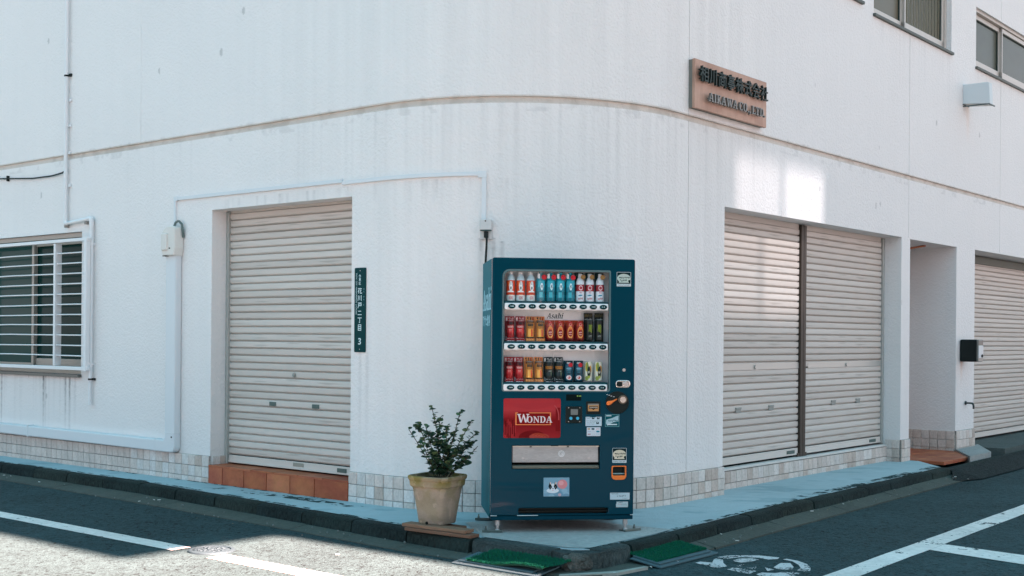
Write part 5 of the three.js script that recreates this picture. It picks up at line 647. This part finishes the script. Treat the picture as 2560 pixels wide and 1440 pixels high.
// ---------------------------------------------------------------- things fixed to the right wall
{
  const copT = tex(512, 256, (u, v) => { const st = fbm(u, v, 60, 3, 3, 501), b = fbm(u, v, 5, 3, 4, 505); const k = .86 + (st - .5) * .22 + (b - .5) * .3; const d = smooth(.58, .75, st) * smooth(.3, 1, v) * .14; return [k - d, k - d * 1.1 + (b - .5) * .12, k - d + (b - .5) * .16]; });
  const o = thing('company_plaque', 'copper coloured company plaque with raised dark letters high on the right wall', 'sign', onR(8.82, -.028, 0), TH_R), w = 1.235;
  const fg = rbox(.0, w, 3.400, 3.808, .035, .062, .003); { const u = fg.attributes.uv, p = fg.attributes.position; for (let i = 0; i < u.count; i++) u.setXY(i, p.getX(i) / 1.4, (p.getY(i) - 3.4) / .41); }
  mesh('plate', fg, mat(.54, .345, .265, .48, { map: copT, metalness: .25 }), o); mesh('backing', box(.004, w - .004, 3.404, 3.804, 0, .0345), mat(.19, .19, .17, .6), o);
  const mLet = mat(.030, .045, .042, .38, { metalness: .5 }), mLet2 = mat(.22, .22, .21, .38, { metalness: .6 });
  const cw = .130, x0 = .030, y0 = 3.625;
  [...'相川商事株式会社'].forEach((ch, i) => { const parts = []; const cx = x0 + i * (w - x0 - .02) / 8;
    for (const s of STROKES[ch]) for (let k = 0; k + 3 < s.length; k += 2) { const ax = s[k] / 100 * cw, ay = (1 - s[k + 1] / 100) * cw, bx = s[k + 2] / 100 * cw, by = (1 - s[k + 3] / 100) * cw, l = Math.hypot(bx - ax, by - ay) + .010; parts.push(new THREE.BoxGeometry(l, .0115, .022).rotateZ(Math.atan2(by - ay, bx - ax)).translate(cx + (ax + bx) / 2, y0 + (ay + by) / 2, .088 + .0003 * (k % 5))); }
    for (const [px, py] of [[.25, .2], [.75, .8]]) parts.push(cyl(.005, .005, .04, 0, 0, 0, 8).rotateX(PI / 2).translate(cx + px * cw, y0 + py * cw, .058)); mesh('letter', parts, mLet, o); });
  let x = .16; for (const ch of 'AIKAWA CO., LTD.') { if (ch === ' ') { x += .020; continue; } const g = new TextGeometry(ch, { font, size: .072, depth: .020, curveSegments: 4, bevelEnabled: false }); g.computeBoundingBox(); const bw = g.boundingBox.max.x; g.translate(x, 3.475, .085); const parts = [g]; if (bw > .03) parts.push(cyl(.005, .005, .03, 0, 0, 0, 8).rotateX(PI / 2).translate(x + bw / 2, 3.505, .060)); mesh('letter', parts, mLet2, o); x += bw + .007; }
  // lamp
  const l = thing('wall_lamp', 'pale blue wedge-shaped wall lamp under the far upper window', 'wall lamp', onR(15.20, 4.34, 0), TH_R); const ls = new THREE.Shape(); ls.moveTo(0, .03); ls.lineTo(.33, .0); ls.lineTo(.315, .25); ls.quadraticCurveTo(.31, .265, .29, .265); ls.lineTo(.0, .265); ls.lineTo(0, .03);
  mesh('housing', new THREE.ExtrudeGeometry(ls, { depth: .10, bevelEnabled: true, bevelSize: .006, bevelThickness: .006, bevelSegments: 2, bevelOffset: -.006 }).rotateY(-PI / 2).translate(.105, 0, 0), mat(.62, .67, .69, .5), l);
  mesh('bottom_frame', [box(.0, .20, .022, .030, .0, .012), box(.0, .20, -.006, .006, .312, .324), box(.004, .016, -.004, .010, .0, .32)], mat(.10, .13, .13, .5), l).position.y = -.004; mesh('diffuser', box(.02, .19, -.003, .004, .03, .308).rotateX(.075).translate(0, .026, 0), mat(.62, .60, .55, .35), l);
  // letter box and tap on the pillar
  const m = thing('letter_box', 'black letter box with white front plate on the right pillar', 'letter box', onR(15.15, 1.212, 0), TH_R);
  mesh('body', rbox(.0, .17, .0, .272, .004, .215, .02, 3), mat(.010, .016, .016, .5), m); mesh('front', [plate(rrect(.004, .001, .166, .271, .02), .025, .006, .205)], mat(.22, .23, .22, .35, { metalness: .5 }), m); mesh('front_plate', rbox(.006, .164, .045, .198, .225, .236, .003), mat(.62, .63, .64, .4), m); mesh('lock', [cyl(.019, .019, .012, 0, 0, 0, 16).rotateX(PI / 2).translate(.105, .072, .236), box(.09, .12, .058, .070, .236, .242)], mBlack, m); mesh('flap', rbox(.008, .162, .205, .262, .222, .232, .003), mat(.10, .105, .095, .35, { metalness: .4 }), m);
  const tp = thing('water_tap', 'small dark metal water tap low on the right pillar', 'tap', onR(15.36, .70, 0), TH_R); mesh('flange', cyl(.026, .022, .012, 0, 0, 0, 16).rotateX(PI / 2).translate(0, 0, .006), mat(.05, .07, .07, .4, { metalness: .6 }), tp); mesh('spout', [rod(V(0, 0, 0), V(0, 0, .085), .011, 10), tube([V(0, 0, .07), V(0, -.004, .095), V(0, -.03, .105), V(0, -.07, .105)], .012, 10)], mat(.05, .07, .07, .4, { metalness: .6 }), tp);
}
// ---------------------------------------------------------------- out of view: added screen shading road and fronts; unseen house and pole for reflections
{
  const mB = mat(.55, .54, .52, .85), M4 = new THREE.Matrix4().makeRotationY(TH_R).setPosition(W3(0, -22, 0));       // x = A, z away from it towards the street corner is +B
  const s = new THREE.Shape(); s.moveTo(5.89, 19.4); s.lineTo(26, 19.4); s.lineTo(26, 36); s.lineTo(4.58, 36); s.lineTo(4.58, 25.79); s.lineTo(5.89, 25.79); s.lineTo(5.89, 19.4);
  const hole = new THREE.Path(); hole.moveTo(9.62, 25.95); hole.lineTo(11.36, 25.95); hole.lineTo(11.36, 27.43); hole.lineTo(9.62, 27.43); hole.lineTo(9.62, 26.0); s.holes.push(hole);
  const t = thing('added_shade_screen', 'added screen out of view that shades the road and both fronts, with tinted panes', 'screen wall', V(0, 0, 0));
  mesh('wall', new THREE.ExtrudeGeometry(s, { depth: .3, bevelEnabled: false }).applyMatrix4(M4), mB, t);
  for (const A of [8, 16, 24]) mesh('post', box(A - .25, A + .25, 0, 19.4, .4, .9).applyMatrix4(M4), mB, t);
  const tint = (k) => new THREE.MeshPhysicalMaterial({ color: new THREE.Color().setRGB(k * .54, k * .86, k * 1.02), transmission: 1, thickness: 0, roughness: 0 });
  mesh('added_mullion', [box(10.46, 10.54, 25.93, 27.55, .09, .16)].map((g) => g.applyMatrix4(M4)), mB, t);
  mesh('pane', new THREE.PlaneGeometry(.92, 1.64).translate(10.05, 26.74, .20).applyMatrix4(M4), tint(.037), t); mesh('pane', new THREE.PlaneGeometry(.92, 1.64).translate(10.97, 26.74, .20).applyMatrix4(M4), tint(.052), t);  // added dim panes: let weak sun through for light patches on the right wall
  const h = thing('unseen_house', 'unseen low grey house behind the viewpoint, placed to darken the vending machine reflections', 'house', W3(-9, -12, 0), TH_R); mesh('wall', box(-7, 7, 0, 5.2, -4, 4), mat(.10, .11, .11, .9), h); mesh('roof', box(-7.3, 7.3, 5.2, 5.5, -4.3, 4.3), mat(.10, .10, .10, .9), h); for (let i = 0; i < 4; i++) mesh('window', box(-5.5 + i * 3, -4 + i * 3, 1.2, 2.6, 4.0, 4.03), mat(.03, .04, .05, .1), h);  // unseen house, placed to darken what the machine door mirrors
}
{ const p = thing('unseen_pole', 'unseen grey pole behind the viewpoint, placed to give the display glass a bright reflection', 'utility pole', V(3.55, 0, 5.2)), mP = mat(.42, .41, .39, .85); mesh('pole', cyl(.17, .11, 9.5, 0, 0, 0, 24), mP, p); mesh('arm', box(-.9, .9, 8.3, 8.4, -.05, .05), mP, p); mesh('meter_box', rbox(.05, .40, 1.5, 2.1, -.16, .16, .02), mat(.62, .62, .6, .5), p); }  // unseen pole, placed for a bright streak in the display glass
// ---- grit, butts and leaf scraps swept against the kerbs
{
  const bits = [[], [], []], put = (A, B, y, s, k) => { const g = k === 0 ? new THREE.CylinderGeometry(.0035, .0035, .022 + s * .006, 7).rotateZ(PI / 2) : k === 1 ? leafScrap() : new THREE.IcosahedronGeometry(.004 + s * .006, 0); const p = W3(A, B, y); g.rotateY(rr(0, 6.3)); bits[k].push(g.translate(p.x, p.y + .004, p.z)); };
  const leafScrap = () => new THREE.CircleGeometry(.012, 6).scale(1, .5, 1).rotateX(-PI / 2 + rr(-.4, .4));
  for (let i = 0; i < 60; i++) { const B = rr(5.2, 12.5), w = Math.pow(rnd(), 2.2) * .28; put(6.26 + .03 * (B - 6) - .085 - w + (B > 9 ? .06 : 0), B, .03 - w * .08, rnd(), i % 11 === 0 ? 0 : i % 3 ? 2 : 1); }
  for (let i = 0; i < 60; i++) { const A = rr(6.9, 14), w = Math.pow(rnd(), 2.2) * .20; put(A, 4.51 + .04 * (A - 7) * .8 - .01 - w, .048 - w * .12, rnd(), i % 13 === 0 ? 0 : i % 3 ? 2 : 1); }
  for (const [A, B] of [[6.62, 4.30], [6.30, 4.36], [7.30, 4.30], [7.36, 4.33], [6.9, 4.28], [6.15, 5.42], [7.9, 4.40], [5.6, 6.1]]) put(A, B, .012, 1, 0);
  [['cigarette_butts', mat(.60, .60, .57, .8)], ['leaf_scraps', mat(.16, .12, .06, .8)], ['grit', mat(.17, .19, .18, .9)]].forEach(([n, m], k) => { const o = mesh(n, merged(bits[k]), m); o.userData.kind = 'stuff'; o.userData.label = ['white cigarette butts scattered along the gutters', 'brown scraps of dry leaf along the kerbs', 'small stones and grit along the kerbs'][k]; o.userData.category = ['litter', 'litter', 'grit'][k]; });
}
scene.traverse((o) => { if (o.isMesh) { o.castShadow = true; o.receiveShadow = true; } });
renderer.render(scene, camera);
